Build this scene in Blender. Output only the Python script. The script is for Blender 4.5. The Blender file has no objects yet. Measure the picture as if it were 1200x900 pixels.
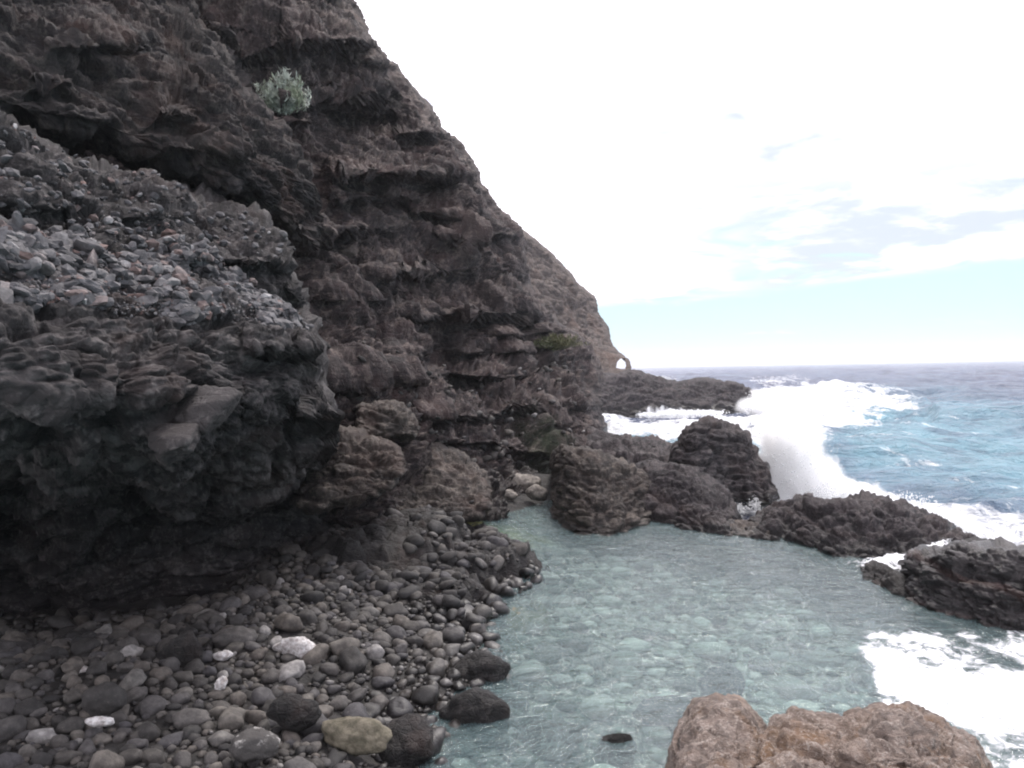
import bpy, math, time
import numpy as np
from mathutils import Vector, Matrix, Euler
T0 = time.time()
SC = bpy.context.scene
R = math.radians

# ------------------------------------------------------------------ camera
CAM = np.array([0.0, 0.0, 3.0])
cd = bpy.data.cameras.new('camera'); cam = bpy.data.objects.new('camera', cd)
SC.collection.objects.link(cam)
cd.sensor_width = 36.0; cd.lens = 980 / 1200 * 36; cd.clip_start = 0.1; cd.clip_end = 20000
PITCH, ROLL = R(-1.0), R(-1.05)
RM = (Matrix.Rotation(R(90) + PITCH, 3, 'X') @ Matrix.Rotation(ROLL, 3, 'Z'))
cam.matrix_world = Matrix.Translation(Vector(CAM)) @ RM.to_4x4()
SC.camera = cam
SC.render.resolution_x, SC.render.resolution_y = 1024, 768

# ------------------------------------------------------------------ sun, sky, exposure
SUN_EL, SUN_AZ = R(58), R(25)          # azimuth measured from +Y towards +X
sd = Vector((math.sin(SUN_AZ) * math.cos(SUN_EL), math.cos(SUN_AZ) * math.cos(SUN_EL), math.sin(SUN_EL)))
sl = bpy.data.lights.new('sun', 'SUN'); sun = bpy.data.objects.new('sun', sl)
SC.collection.objects.link(sun)
sl.energy = 2.0; sl.angle = R(12); sl.color = (1.0, 0.95, 0.88)
sun.rotation_euler = sd.to_track_quat('Z', 'Y').to_euler()
SC.view_settings.view_transform = 'Standard'; SC.view_settings.look = 'None'
SC.view_settings.exposure = 0.4; SC.view_settings.gamma = 1.0
SC.cycles.use_denoising = True
SC.cycles.max_bounces = 15; SC.cycles.diffuse_bounces = 4; SC.cycles.glossy_bounces = 2
SC.cycles.transparent_max_bounces = 24; SC.cycles.volume_bounces = 14; SC.cycles.volume_step_rate = 0.5; SC.cycles.volume_max_steps = 256
SC.cycles.caustics_reflective = False; SC.cycles.caustics_refractive = False
SC.cycles.filter_width = 2.0


class NT:
    """tiny helper round a node tree"""
    def __init__(s, tree):
        s.t = tree; s.n = tree.nodes; s.l = tree.links

    def new(s, typ, **kw):
        n = s.n.new(typ)
        for k, v in kw.items():
            setattr(n, k, v)
        return n

    def put(s, sock, v):
        if v is None:
            return
        if hasattr(v, 'links') or hasattr(v, 'is_output'):
            s.l.new(v, sock)
        else:
            if isinstance(v, (tuple, list)) and len(v) == 3 and sock.type == 'RGBA':
                v = (*v, 1)
            sock.default_value = v

    def math(s, op, a, b=None, c=None, clamp=False):
        n = s.new('ShaderNodeMath', operation=op, use_clamp=clamp)
        s.put(n.inputs[0], a); s.put(n.inputs[1], b); s.put(n.inputs[2], c)
        return n.outputs[0]

    def vmath(s, op, a, b=None, scale=None):
        n = s.new('ShaderNodeVectorMath', operation=op)
        s.put(n.inputs[0], a); s.put(n.inputs[1], b)
        if scale is not None:
            s.put(n.inputs['Scale'], scale)
        return n.outputs['Value'] if op in ('LENGTH', 'DOT_PRODUCT') else n.outputs[0]

    def mix(s, f, a, b, mode='MIX'):
        n = s.new('ShaderNodeMix', data_type='RGBA', blend_type=mode)
        s.put(n.inputs[0], f); s.put(n.inputs[6], a); s.put(n.inputs[7], b)
        return n.outputs[2]

    def noise(s, vec, scale, detail=4, rough=0.55, dist=0.0):
        n = s.new('ShaderNodeTexNoise')
        s.put(n.inputs['Vector'], vec)
        n.inputs['Scale'].default_value = scale; n.inputs['Detail'].default_value = detail
        n.inputs['Roughness'].default_value = rough; n.inputs['Distortion'].default_value = dist
        return n.outputs[0]

    def voro(s, vec, scale, feature='F1', out='Distance'):
        n = s.new('ShaderNodeTexVoronoi', feature=feature)
        s.put(n.inputs['Vector'], vec); n.inputs['Scale'].default_value = scale
        return n.outputs[out]

    def ramp(s, f, lo, hi, a=0.0, b=1.0):
        n = s.new('ShaderNodeMapRange', interpolation_type='SMOOTHSTEP')
        s.put(n.inputs[0], f)
        for i, v in enumerate((lo, hi, a, b)):
            s.put(n.inputs[i + 1], v)
        return n.outputs[0]


W = bpy.data.worlds.new('World'); SC.world = W; W.use_nodes = True
w = NT(W.node_tree); w.n.clear()
sky = w.new('ShaderNodeTexSky', sky_type='NISHITA', sun_disc=False, sun_elevation=SUN_EL,
            sun_rotation=SUN_AZ, altitude=0, air_density=1.0, dust_density=1.0, ozone_density=1.0)
tc = w.new('ShaderNodeTexCoord').outputs['Generated']
sx = w.new('ShaderNodeSeparateXYZ'); w.put(sx.inputs[0], tc)
dz = w.math('MAXIMUM', sx.outputs[2], 0.0)
inv = w.math('DIVIDE', 1.0, w.math('ADD', dz, 0.12))
cv = w.vmath('MULTIPLY', w.vmath('SCALE', tc, scale=inv), (1.0, 1.0, 0.35))
c1 = w.noise(cv, 1.15, 7, 0.55, 0.3)
c2 = w.noise(w.vmath('ADD', cv, (7.3, 2.1, 0)), 2.2, 6, 0.55, 0.25)
# lower edge of the cloud deck: a clear strip of air above the horizon, higher towards +X
az = w.math('DIVIDE', sx.outputs[0], w.math('MAXIMUM', sx.outputs[1], 0.2))
edge = w.math('ADD', w.math('MULTIPLY', az, 0.055), w.math('ADD', 0.066, w.math('MULTIPLY', w.math('SUBTRACT', c2, 0.5), 0.03)))
deck = w.ramp(w.math('SUBTRACT', dz, edge), -0.004, 0.012)
gaps = w.ramp(w.noise(w.vmath('ADD', cv, (3.1, 5.7, 0)), 2.3, 4, 0.5, 0.6), 0.25, 0.46)
cover = w.math('MULTIPLY', deck, w.math('MAXIMUM', gaps, 0.0))
shade = w.ramp(c2, 0.42, 0.68)
lowgrey = w.ramp(dz, 0.16, 0.32)
lowgrey = w.math('MAXIMUM', lowgrey, w.ramp(az, 0.35, 0.05))
shade = w.math('MAXIMUM', shade, lowgrey)
CLOUD_B = 10.5
white = w.mix(shade, (CLOUD_B * 0.55, CLOUD_B * 0.61, CLOUD_B * 0.78), (CLOUD_B * 1.38, CLOUD_B * 1.33, CLOUD_B * 1.42))
hi_blue = w.mix(w.ramp(dz, 0.09, 0.20), (5.0, 7.7, 8.3), (5.6, 6.1, 8.2))
clear = w.mix(0.9, w.mix(1.0, sky.outputs[0], (1.15, 1.15, 1.2), 'MULTIPLY'), hi_blue)
col = w.mix(cover, clear, white)
small = w.math('MULTIPLY', w.ramp(w.noise(w.vmath('MULTIPLY', tc, (9, 9, 60)), 1.0, 5, .6), 0.60, 0.72), w.ramp(dz, 0.055, 0.03))
col = w.mix(w.math('MULTIPLY', small, 0.5), col, (9.5, 9.7, 10.0))
bg = w.new('ShaderNodeBackground'); w.put(bg.inputs[0], col); bg.inputs[1].default_value = 0.1
ow = w.new('ShaderNodeOutputWorld'); w.l.new(bg.outputs[0], ow.inputs[0])

# ------------------------------------------------------------------ numpy noise
def _h(x, y, z, seed):
    h = (x.astype(np.uint32) * np.uint32(374761393) + y.astype(np.uint32) * np.uint32(668265263)
         + z.astype(np.uint32) * np.uint32(2246822519) + np.uint32((seed * 3266489917) & 0xffffffff))
    h ^= h >> np.uint32(13); h *= np.uint32(1274126177); h ^= h >> np.uint32(16)
    h *= np.uint32(2654435761); h ^= h >> np.uint32(15)
    return h

_G = np.array([[1,1,0],[-1,1,0],[1,-1,0],[-1,-1,0],[1,0,1],[-1,0,1],[1,0,-1],[-1,0,-1],
               [0,1,1],[0,-1,1],[0,1,-1],[0,-1,-1],[1,1,0],[-1,1,0],[0,-1,1],[0,-1,-1]], dtype=np.float32)

def perlin(p, seed=0):
    p = np.asarray(p, dtype=np.float32)
    i = np.floor(p).astype(np.int32); f = p - i
    u = f * f * f * (f * (f * 6 - 15) + 10)
    out = 0
    for dx in (0, 1):
        wx = u[:, 0] if dx else 1 - u[:, 0]
        for dy in (0, 1):
            wy = u[:, 1] if dy else 1 - u[:, 1]
            for dz_ in (0, 1):
                wz = u[:, 2] if dz_ else 1 - u[:, 2]
                g = _G[_h(i[:, 0] + dx, i[:, 1] + dy, i[:, 2] + dz_, seed) & np.uint32(15)]
                d = g[:, 0] * (f[:, 0] - dx) + g[:, 1] * (f[:, 1] - dy) + g[:, 2] * (f[:, 2] - dz_)
                out = out + wx * wy * wz * d
    return out

def fbm(p, octaves=4, gain=0.5, lac=2.03, seed=0):
    p = np.asarray(p, dtype=np.float32); a, s, out = 1.0, 1.0, 0
    for o in range(octaves):
        out = out + a * perlin(p * s + o * 17.3, seed + o); a *= gain; s *= lac
    return out

def ridged(p, octaves=4, gain=0.5, seed=0):
    p = np.asarray(p, dtype=np.float32); a, s, out = 1.0, 1.0, 0
    for o in range(octaves):
        out = out + a * (1 - np.abs(perlin(p * s + o * 9.1, seed + o)) * 2); a *= gain; s *= 2.07
    return out

def worley(p, seed=0):
    """F1, F2 and a random value of the nearest cell"""
    p = np.asarray(p, dtype=np.float32); i = np.floor(p).astype(np.int32)
    n = len(p); f1 = np.full(n, 9e9, np.float32); f2 = f1.copy(); rid = np.zeros(n, np.float32)
    for dx in (-1, 0, 1):
        for dy in (-1, 0, 1):
            for dz_ in (-1, 0, 1):
                cx, cy, cz = i[:, 0] + dx, i[:, 1] + dy, i[:, 2] + dz_
                h = _h(cx, cy, cz, seed)
                ox = (h & np.uint32(1023)).astype(np.float32) / 1023
                oy = ((h >> np.uint32(10)) & np.uint32(1023)).astype(np.float32) / 1023
                oz = ((h >> np.uint32(20)) & np.uint32(1023)).astype(np.float32) / 1023
                d = (cx + ox - p[:, 0]) ** 2 + (cy + oy - p[:, 1]) ** 2 + (cz + oz - p[:, 2]) ** 2
                near = d < f1
                f2 = np.where(near, f1, np.minimum(f2, d))
                rid = np.where(near, ox * 0.5 + oz * 0.5, rid)
                f1 = np.where(near, d, f1)
    return np.sqrt(f1), np.sqrt(f2), rid

def smooth(a, b, x):
    t = np.clip((x - a) / (b - a), 0, 1); return t * t * (3 - 2 * t)

# ------------------------------------------------------------------ from the view to places
RMn = np.array(RM)
def rays(px, py):
    px, py = np.asarray(px, float), np.asarray(py, float)
    v = np.stack([(px - 600) / 980, -(py - 450) / 980, -np.ones_like(px)], -1)
    return v @ RMn.T
def at(px, py, d):
    """the place seen at px, py, d metres into the scene"""
    return CAM + rays(px, py) * np.asarray(d, float)[..., None]
def on_z(px, py, z=0.0):
    r = rays(px, py); t = (z - CAM[2]) / r[..., 2]
    return CAM + r * t[..., None]
def depth_z(px, py, z=0.0):
    r = rays(px, py); return (z - CAM[2]) / r[..., 2]
def project(p):
    v = (np.asarray(p) - CAM) @ RMn
    return 600 + v[:, 0] / -v[:, 2] * 980, 450 - v[:, 1] / -v[:, 2] * 980

def rbf(pts, vals, q, chunk=200000):
    """linear radial interpolation with an affine term"""
    pts = np.asarray(pts, float); vals = np.asarray(vals, float); n = len(pts); m = pts.shape[1]
    sc = np.abs(pts).max(0).max(); a = pts / sc
    A = np.linalg.norm(a[:, None] - a[None], axis=-1)
    Pm = np.c_[np.ones(n), a]
    M = np.block([[A, Pm], [Pm.T, np.zeros((m + 1, m + 1))]])
    c = np.linalg.lstsq(M, np.r_[vals, np.zeros(m + 1)], rcond=None)[0]
    out = np.empty(len(q))
    for k in range(0, len(q), chunk):
        b = q[k:k + chunk] / sc
        r = np.sqrt(((b[:, None] - a[None]) ** 2).sum(-1) + 0.0004)
        out[k:k + chunk] = r @ c[:n] + c[n] + b @ c[n + 1:]
    return out

def poly_sd(poly, x, y):
    """signed distance to a polygon, positive inside"""
    poly = np.asarray(poly, float); n = len(poly)
    d = np.full(x.shape, 1e18); inside = np.zeros(x.shape, bool)
    for k in range(n):
        ax, ay = poly[k]; bx, by = poly[(k + 1) % n]
        ex, ey = bx - ax, by - ay
        t = np.clip(((x - ax) * ex + (y - ay) * ey) / (ex * ex + ey * ey + 1e-12), 0, 1)
        d = np.minimum(d, (x - ax - ex * t) ** 2 + (y - ay - ey * t) ** 2)
        c = (ay > y) != (by > y)
        if ey != 0:
            inside ^= c & (x < ex * (y - ay) / ey + ax)
    d = np.sqrt(d)
    return np.where(inside, d, -d)

# ------------------------------------------------------------------ mesh helpers
def mesh_np(name, v, f, attrs=None, smooth_=True):
    """mesh from arrays; f is an (n, 3) or (n, 4) array"""
    me = bpy.data.meshes.new(name)
    v = np.asarray(v, np.float32); f = np.asarray(f, np.int32); k = f.shape[1]
    me.vertices.add(len(v)); me.vertices.foreach_set('co', v.ravel())
    me.loops.add(f.size); me.loops.foreach_set('vertex_index', f.ravel())
    me.polygons.add(len(f)); me.polygons.foreach_set('loop_start', np.arange(0, f.size, k, dtype=np.int32))
    me.update(calc_edges=True)
    me.polygons.foreach_set('use_smooth', np.full(len(f), smooth_))
    for nm, a in (attrs or {}).items():
        at_ = me.attributes.new(nm, 'FLOAT', 'POINT'); at_.data.foreach_set('value', np.asarray(a, np.float32))
    me.validate()
    return me

def grid_faces(nr, nc, keep=None):
    i = np.arange(nr * nc).reshape(nr, nc)
    f = np.stack([i[:-1, :-1], i[:-1, 1:], i[1:, 1:], i[1:, :-1]], -1).reshape(-1, 4)
    if keep is not None:
        f = f[keep[f].all(1)]
    return f

def compact(v, f, attrs):
    used = np.zeros(len(v), bool); used[f.ravel()] = True
    m = np.cumsum(used) - 1
    return v[used], m[f], {k: a[used] for k, a in attrs.items()}

def link(name, me, mat, parent=None, kind=None, label=None, cat=None, group=None, loc=None):
    o = bpy.data.objects.new(name, me); SC.collection.objects.link(o)
    if mat is not None and me is not None and not me.materials:
        me.materials.append(mat)
    if parent is not None:
        o.parent = parent
    if loc is not None:
        o.location = loc
    for k, v in (('kind', kind), ('label', label), ('category', cat), ('group', group)):
        if v:
            o[k] = v
    return o

def rebase(me):
    """move a mesh so that its origin is at its base; gives the place back"""
    n = len(me.vertices); v = np.empty(n * 3, np.float32); me.vertices.foreach_get('co', v); v = v.reshape(-1, 3)
    c = np.array([(v[:, 0].min() + v[:, 0].max()) / 2, (v[:, 1].min() + v[:, 1].max()) / 2, v[:, 2].min()])
    me.vertices.foreach_set('co', (v - c).ravel().astype(np.float32)); me.update()
    return Vector(c)

# ------------------------------------------------------------------ rock relief
def rock_noise(p, s=1.0, strata=1.0, block=1.0, fine=1.0, crumb=1.0, big=0.0, seed=0, th=0.9, dip=(0.10, 0.03), warp=0.5):
    """outward push in metres (for s = 1) and two tone values"""
    q = p / s
    wv = fbm(q / 5.0, 3, seed=seed + 50)
    b = q[:, 2] + dip[0] * q[:, 0] + dip[1] * q[:, 1] + warp * wv + 0.12 * fbm(q * 0.9, 2, seed=seed + 3)
    b = b + 0.55 * th * perlin(np.c_[b / (2.3 * th), q[:, 0] * .07, q[:, 1] * .07], seed + 4)
    out = np.zeros(len(p)); tone = np.zeros(len(p))
    for k, (t, a) in enumerate(((th, 0.55), (th * 0.43, 0.15), (th * 0.13, 0.05))):
        bb = b / t + 3.7 * k; L = np.floor(bb); f = bb - L
        li = L.astype(np.int32); zero = np.zeros_like(li)
        r0 = (_h(li, zero, zero, seed + 7 + k) & np.uint32(1023)).astype(np.float32) / 1023
        lat = smooth(-0.35, 0.35, perlin(np.c_[q[:, 0] / (t * 5), q[:, 1] / (t * 5), L * 3.1], seed + 20 + k))
        prof = np.sqrt(np.clip(1 - (2 * f - 1) ** 2, 0, 1)) ** 0.7          # rounded bed, hollow joint
        out += a * strata * ((0.25 + 0.75 * r0 * lat) * prof - 0.4)
        tone += (r0 - 0.5) * (1.0, 0.7, 0.4)[k]
    w1 = q * np.array([1, 1, 2.5]) / 1.4 + 0.18 * np.stack([perlin(q * 0.8, seed + 31), perlin(q * 0.8, seed + 32), perlin(q * 0.8, seed + 33)], -1)
    f1, f2, r1 = worley(w1, seed + 1)
    out += block * 0.36 * (smooth(0, 0.30, f2 - f1) * (0.4 + 0.9 * r1) - 0.5)
    f1, f2, r2 = worley(w1 * 3.1, seed + 2)
    out += block * 0.15 * (smooth(0, 0.28, f2 - f1) * (0.3 + r2) - 0.4)
    f1, f2, r3 = worley(w1 * 8.3, seed + 3)
    out += crumb * 0.075 * (smooth(0, 0.5, f2 - f1) * (0.4 + r3) - 0.5)
    out += big * 0.9 * fbm(q * np.array([1, 1, 1.5]) / 6.5, 2, 0.5, seed=seed + 61)
    out += fine * (0.60 * fbm(q / 3.0, 3, 0.5, seed=seed + 11) - 0.07 * ridged(q * 1.5, 4, 0.55, seed=seed + 12) + 0.06)
    out += fine * 0.045 * fbm(q * 7, 3, 0.6, seed=seed + 13)
    return out * s, tone, r1 * 0.4 + r2 * 0.35 + r3 * 0.25

def normals(P):
    a = np.gradient(P, axis=0); b = np.gradient(P, axis=1)
    n = np.cross(a, b); n /= np.linalg.norm(n, axis=-1, keepdims=True) + 1e-9
    v = P - CAM
    flip = (n * v).sum(-1) > 0
    # one consistent side: the side most of the face turns to the viewer
    return -n if flip.mean() > 0.5 else n

LK = 1.0
def box_blur(A, k):
    for ax in (0, 1):
        pad = [(0, 0)] * A.ndim; pad[ax] = (k, k)
        c = np.cumsum(np.pad(A, pad, mode='edge'), axis=ax)
        c = np.insert(c, 0, 0, axis=ax)
        n = A.shape[ax]
        A = (np.take(c, range(2 * k + 1, 2 * k + 1 + n), axis=ax) - np.take(c, range(0, n), axis=ax)) / (2 * k + 1)
    return A

def relief(name, mode, outline, ctrl, step=2.0, wrap=None, edge=30, bulge=1.0, T=3.0, shrink=30, amp=1.0,
           ledges=(), s=1.0, nk=None, blur=3, ret=False, dfun=None, calm=0.7, hole=None):
    """a rock face given by its outline and the distances of points on it, rounded over and closed
    backwards (T metres) along the sides named in wrap (l r t b)"""
    o = np.asarray(outline, float)
    if mode == 'rows':
        n1 = int((o[-1, 0] - o[0, 0]) / step) + 1
        a = np.linspace(o[0, 0], o[-1, 0], n1)
        lo, hi = np.interp(a, o[:, 0], o[:, 1]), np.interp(a, o[:, 0], o[:, 2])
        n2 = int((hi - lo).max() / step) + 1
        S = np.linspace(0, 1, n2)
        PX = lo[:, None] + (hi - lo)[:, None] * S[None]; PY = np.repeat(a[:, None], n2, 1)
    else:
        n2 = int((o[-1, 0] - o[0, 0]) / step) + 1
        a = np.linspace(o[0, 0], o[-1, 0], n2)
        lo, hi = np.interp(a, o[:, 0], o[:, 1]), np.interp(a, o[:, 0], o[:, 2])
        n1 = int((hi - lo).max() / step) + 1
        S = np.linspace(0, 1, n1)
        PY = lo[None] + (hi - lo)[None] * S[:, None]; PX = np.repeat(a[None], n1, 0)
    n1, n2 = PX.shape
    if dfun is not None:
        D = dfun(PX, PY)
    else:
        c = np.asarray(ctrl, float)
        D = 1 / rbf(c[:, :2], 1 / c[:, 2], np.c_[PX.ravel(), PY.ravel()]).reshape(PX.shape)
    for (cx, cy, rx, ry, am) in ledges:
        am = am * LK
        u = (PX - cx) / rx; v = (PY - cy) / ry
        X = np.clip(1 - np.abs(u) ** 3, 0, 1) ** 0.7
        Y = np.clip((v + 1.0) / 1.7, 0, 1) ** 1.2 * (1 - smooth(0.5, 1.1, v))
        D = D - am * X * Y
    wrap = wrap or ''
    e = np.full(PX.shape, 9e9)
    if 'l' in wrap: e = np.minimum(e, PX - PX[:, :1])
    if 'r' in wrap: e = np.minimum(e, PX[:, -1:] - PX)
    if 't' in wrap: e = np.minimum(e, PY - PY[:1])
    if 'b' in wrap: e = np.minimum(e, PY[-1:] - PY)
    e0 = np.clip(e / (edge * 1.5), 0, 1)
    e = np.clip(e / edge, 0, 1)
    D = D + bulge * (1 - np.sqrt(np.clip(1 - (1 - e) ** 2, 0, 1)))
    K = 8
    for ch, pad in (('l', ((0, 0), (K, 0))), ('r', ((0, 0), (0, K))), ('t', ((K, 0), (0, 0))), ('b', ((0, K), (0, 0)))):
        if ch not in wrap:
            continue
        PX, PY, D = (np.pad(A, pad, mode='edge') for A in (PX, PY, D))
        for j in range(1, K + 1):
            f = (j / K) ** 1.3
            if ch == 'l': D[:, K - j] += T * f; PX[:, K - j] += shrink * f
            if ch == 'r': D[:, -1 - (K - j)] += T * f; PX[:, -1 - (K - j)] -= shrink * f
            if ch == 't': D[K - j] += T * f; PY[K - j] += shrink * f
            if ch == 'b': D[-1 - (K - j)] += T * f; PY[-1 - (K - j)] -= shrink * f
    P = at(PX, PY, D)
    N = normals(P)
    if blur:
        N = box_blur(N, blur); N /= np.linalg.norm(N, axis=-1, keepdims=True) + 1e-9
    tv = CAM - P; tv /= np.linalg.norm(tv, axis=-1, keepdims=True)
    N = N + 0.55 * tv; N /= np.linalg.norm(N, axis=-1, keepdims=True) + 1e-9
    p = P.reshape(-1, 3)
    d, tone, cell = rock_noise(p, s=s, **(nk or {}))
    ca = np.pad(calm + (1 - calm) * e0, [(K * ('t' in wrap), K * ('b' in wrap)), (K * ('l' in wrap), K * ('r' in wrap))], mode='edge')
    q = p + N.reshape(-1, 3) * (d * amp * ca.ravel())[:, None]
    nr, nc = PX.shape
    keep = None
    if hole:
        hx, hy = project(q); keep = (((hx - hole[0]) / hole[2]) ** 2 + ((hy - hole[1]) / hole[3]) ** 2 + .5 * perlin(np.c_[hx / 3, hy / 3, 0 * hx])) > 1
    me = mesh_np(name, q, grid_faces(nr, nc, keep), {'tone': tone, 'cell': cell})
    if ret:
        return me, q.reshape(nr, nc, 3), N, PX, PY
    return me

def outcrop(name, cols, lean=1.0, z=0.0, under=12, step=1.6, T=2.0, edge=14, bulge=0.5, wrap='ltr', **kw):
    """a rock standing in water: cols = (px, y of the top, y of the waterline)"""
    o = np.asarray(cols, float)
    ob = o.copy(); ob[:, 2] += under
    def dfun(PX, PY):
        top = np.interp(PX[0], o[:, 0], o[:, 1]); bot = np.interp(PX[0], o[:, 0], o[:, 2])
        d0 = depth_z(PX[0], bot, z)
        k = 9; d0 = np.convolve(np.pad(d0, k, mode='edge'), np.ones(2 * k + 1) / (2 * k + 1), 'valid')
        h = np.clip((bot[None] - PY) / np.maximum(bot - top, 3)[None], 0, 1)
        return d0[None] + lean * np.sign(h) * np.abs(h) ** 1.3
    return relief(name, 'cols', ob, None, step=step, wrap=wrap, T=T, edge=edge, bulge=bulge, dfun=dfun, shrink=5, **kw)

# ------------------------------------------------------------------ materials
def mat_new(name):
    m = bpy.data.materials.new(name); m.use_nodes = True
    t = NT(m.node_tree); t.n.clear()
    out = t.new('ShaderNodeOutputMaterial'); b = t.new('ShaderNodeBsdfPrincipled')
    t.l.new(b.outputs[0], out.inputs[0])
    return m, t, b, out

def rock_mat(name, dark, mid, light, red=(0.10, 0.045, 0.03), red_amt=0.5, light_amt=0.5, scale=1.0, rough=0.85,
             bump=0.6, attr=True, extra=None, spec=0.35, wet=None):
    m, t, b, out = mat_new(name)
    pos = t.new('ShaderNodeNewGeometry').outputs['Position']
    n1 = t.noise(pos, 0.5 * scale, 6, 0.6, 0.4)
    n2 = t.noise(pos, 3.2 * scale, 8, 0.65, 0.6)
    n3 = t.noise(pos, 14 * scale, 6, 0.7)
    n4 = t.noise(t.vmath('MULTIPLY', t.vmath('ADD', pos, t.vmath('SCALE', pos, scale=0.0)), (0.7, 0.7, 4.5)), 2.6 * scale, 7, 0.65, 0.5)
    c = t.mix(t.ramp(t.math('ADD', t.math('MULTIPLY', n2, 0.5), t.math('MULTIPLY', n4, 0.5)), 0.40, 0.60), dark, mid)
    c = t.mix(t.math('MULTIPLY', t.ramp(n1, 0.50, 0.66), red_amt), c, red)
    if attr:
        tone = t.new('ShaderNodeAttribute', attribute_name='tone').outputs['Fac']
        cell = t.new('ShaderNodeAttribute', attribute_name='cell').outputs['Fac']
        c = t.mix(t.math('MULTIPLY', t.ramp(tone, 0.25, 0.9), red_amt * 0.9), c, red)
        c = t.mix(t.math('MULTIPLY', t.ramp(cell, 0.42, 0.85), 0.8), c, t.mix(0.22, mid, light))
        c = t.mix(t.math('MULTIPLY', t.math('MULTIPLY', t.ramp(tone, -0.15, -0.7), t.ramp(n2, 0.42, 0.58)), 0.55), c, light)
    lf = t.math('MULTIPLY', t.ramp(t.math('ADD', t.math('MULTIPLY', n3, 0.55), t.math('MULTIPLY', n2, 0.45)), 0.505, 0.60), light_amt)
    c = t.mix(lf, c, light)
    if extra:
        c = extra(t, c, pos)
    t.put(b.inputs['Base Color'], c)
    b.inputs['Roughness'].default_value = rough
    b.inputs['Specular IOR Level'].default_value = spec
    if wet is not None:
        sxx = t.new('ShaderNodeSeparateXYZ'); t.put(sxx.inputs[0], pos)
        wf = t.ramp(t.math('ADD', sxx.outputs[2], t.math('MULTIPLY', t.math('SUBTRACT', n1, 0.5), 0.5)), wet, wet - 0.35)
        t.put(b.inputs['Base Color'], t.mix(wf, c, t.mix(1.0, c, (0.42, 0.42, 0.42), 'MULTIPLY')))
        t.put(b.inputs['Roughness'], t.math('SUBTRACT', rough, t.math('MULTIPLY', wf, rough - 0.32)))
    v1 = t.voro(t.vmath('ADD', pos, t.vmath('SCALE', t.new('ShaderNodeTexNoise').outputs['Color'], scale=0.0)), 7 * scale, 'DISTANCE_TO_EDGE')
    hgt = t.math('ADD', t.math('MULTIPLY', n2, 0.55), t.math('MULTIPLY', n3, 0.35))
    hgt = t.math('ADD', hgt, t.math('MULTIPLY', t.ramp(v1, 0.0, 0.12), 0.10))
    hgt = t.math('ADD', hgt, t.math('MULTIPLY', n4, 0.45))
    hgt = t.math('ADD', hgt, t.math('MULTIPLY', t.noise(pos, 50 * scale, 4, 0.7), 0.14))
    bp = t.new('ShaderNodeBump'); bp.inputs['Strength'].default_value = bump; bp.inputs['Distance'].default_value = 0.22 / scale
    t.put(bp.inputs['Height'], hgt); t.l.new(bp.outputs[0], b.inputs['Normal'])
    return m

def green_patch(px, py, d, r, amt=0.8, colr=(0.05, 0.065, 0.012)):
    c = at(px, py, d)
    def f(t, c0, pos):
        dist = t.vmath('LENGTH', t.vmath('SUBTRACT', pos, tuple(c)))
        n = t.noise(pos, 2.5, 5, 0.6)
        k = t.ramp(t.math('ADD', dist, t.math('MULTIPLY', n, r * 1.2)), r * 1.45, r * 0.7)
        return t.mix(t.math('MULTIPLY', k, amt), c0, colr)
    return f
def chain(*fs):
    def f(t, c, pos):
        for g in fs:
            c = g(t, c, pos)
        return c
    return f

M_cliff = rock_mat('cliff_rock', (0.011, 0.008, 0.009), (0.040, 0.028, 0.029), (0.175, 0.140, 0.125), red=(0.066, 0.036, 0.033),
                   red_amt=0.5, light_amt=0.6, scale=0.8, wet=0.9,
                   extra=chain(green_patch(632, 412, 37, 1.3), green_patch(640, 545, 22, 2.2, 0.6, (0.02, 0.035, 0.012)),
                               green_patch(655, 440, 34, 1.0, 0.5)))
M_head = rock_mat('headland_rock', (0.045, 0.034, 0.031), (0.100, 0.077, 0.068), (0.19, 0.155, 0.135), red=(0.12, 0.065, 0.045),
                  red_amt=0.4, light_amt=0.5, scale=0.3)
M_butt = rock_mat('buttress_rock', (0.009, 0.008, 0.0085), (0.026, 0.0225, 0.024), (0.145, 0.130, 0.128), red=(0.060, 0.034, 0.028),
                  red_amt=0.3, light_amt=0.5, scale=1.3)
M_upper = rock_mat('overhang_rock', (0.010, 0.0085, 0.0095), (0.030, 0.0245, 0.026), (0.12, 0.100, 0.088), red_amt=0.25, light_amt=0.4, scale=1.0,
                   extra=green_patch(5, 60, 9, 1.0, 0.5))
M_brown = rock_mat('brown_rock', (0.018, 0.0145, 0.014), (0.050, 0.041, 0.037), (0.18, 0.152, 0.132), red=(0.085, 0.048, 0.038),
                   red_amt=0.35, light_amt=0.6, scale=1.6, wet=0.25)
M_sea_rock = rock_mat('shore_rock', (0.011, 0.0095, 0.011), (0.036, 0.030, 0.033), (0.13, 0.112, 0.112), red=(0.060, 0.038, 0.034),
                      red_amt=0.35, light_amt=0.6, scale=1.8, wet=0.30)
M_wet = rock_mat('wet_rock', (0.009, 0.0085, 0.009), (0.026, 0.023, 0.023), (0.09, 0.08, 0.076), red_amt=0.2, light_amt=0.35, scale=2.2,
                 rough=0.62, spec=0.4, bump=0.9)
M_black = rock_mat('black_rock', (0.010, 0.009, 0.010), (0.030, 0.025, 0.027), (0.10, 0.09, 0.09), red=(0.07, 0.03, 0.022), red_amt=0.5, light_amt=0.4, scale=1.8,
                   rough=0.42, spec=0.5, extra=None)
M_fore = rock_mat('ochre_rock', (0.11, 0.088, 0.078), (0.27, 0.21, 0.18), (0.46, 0.40, 0.36), red=(0.27, 0.150, 0.070),
                  red_amt=0.55, light_amt=0.75, scale=4.0, bump=1.0)

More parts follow.
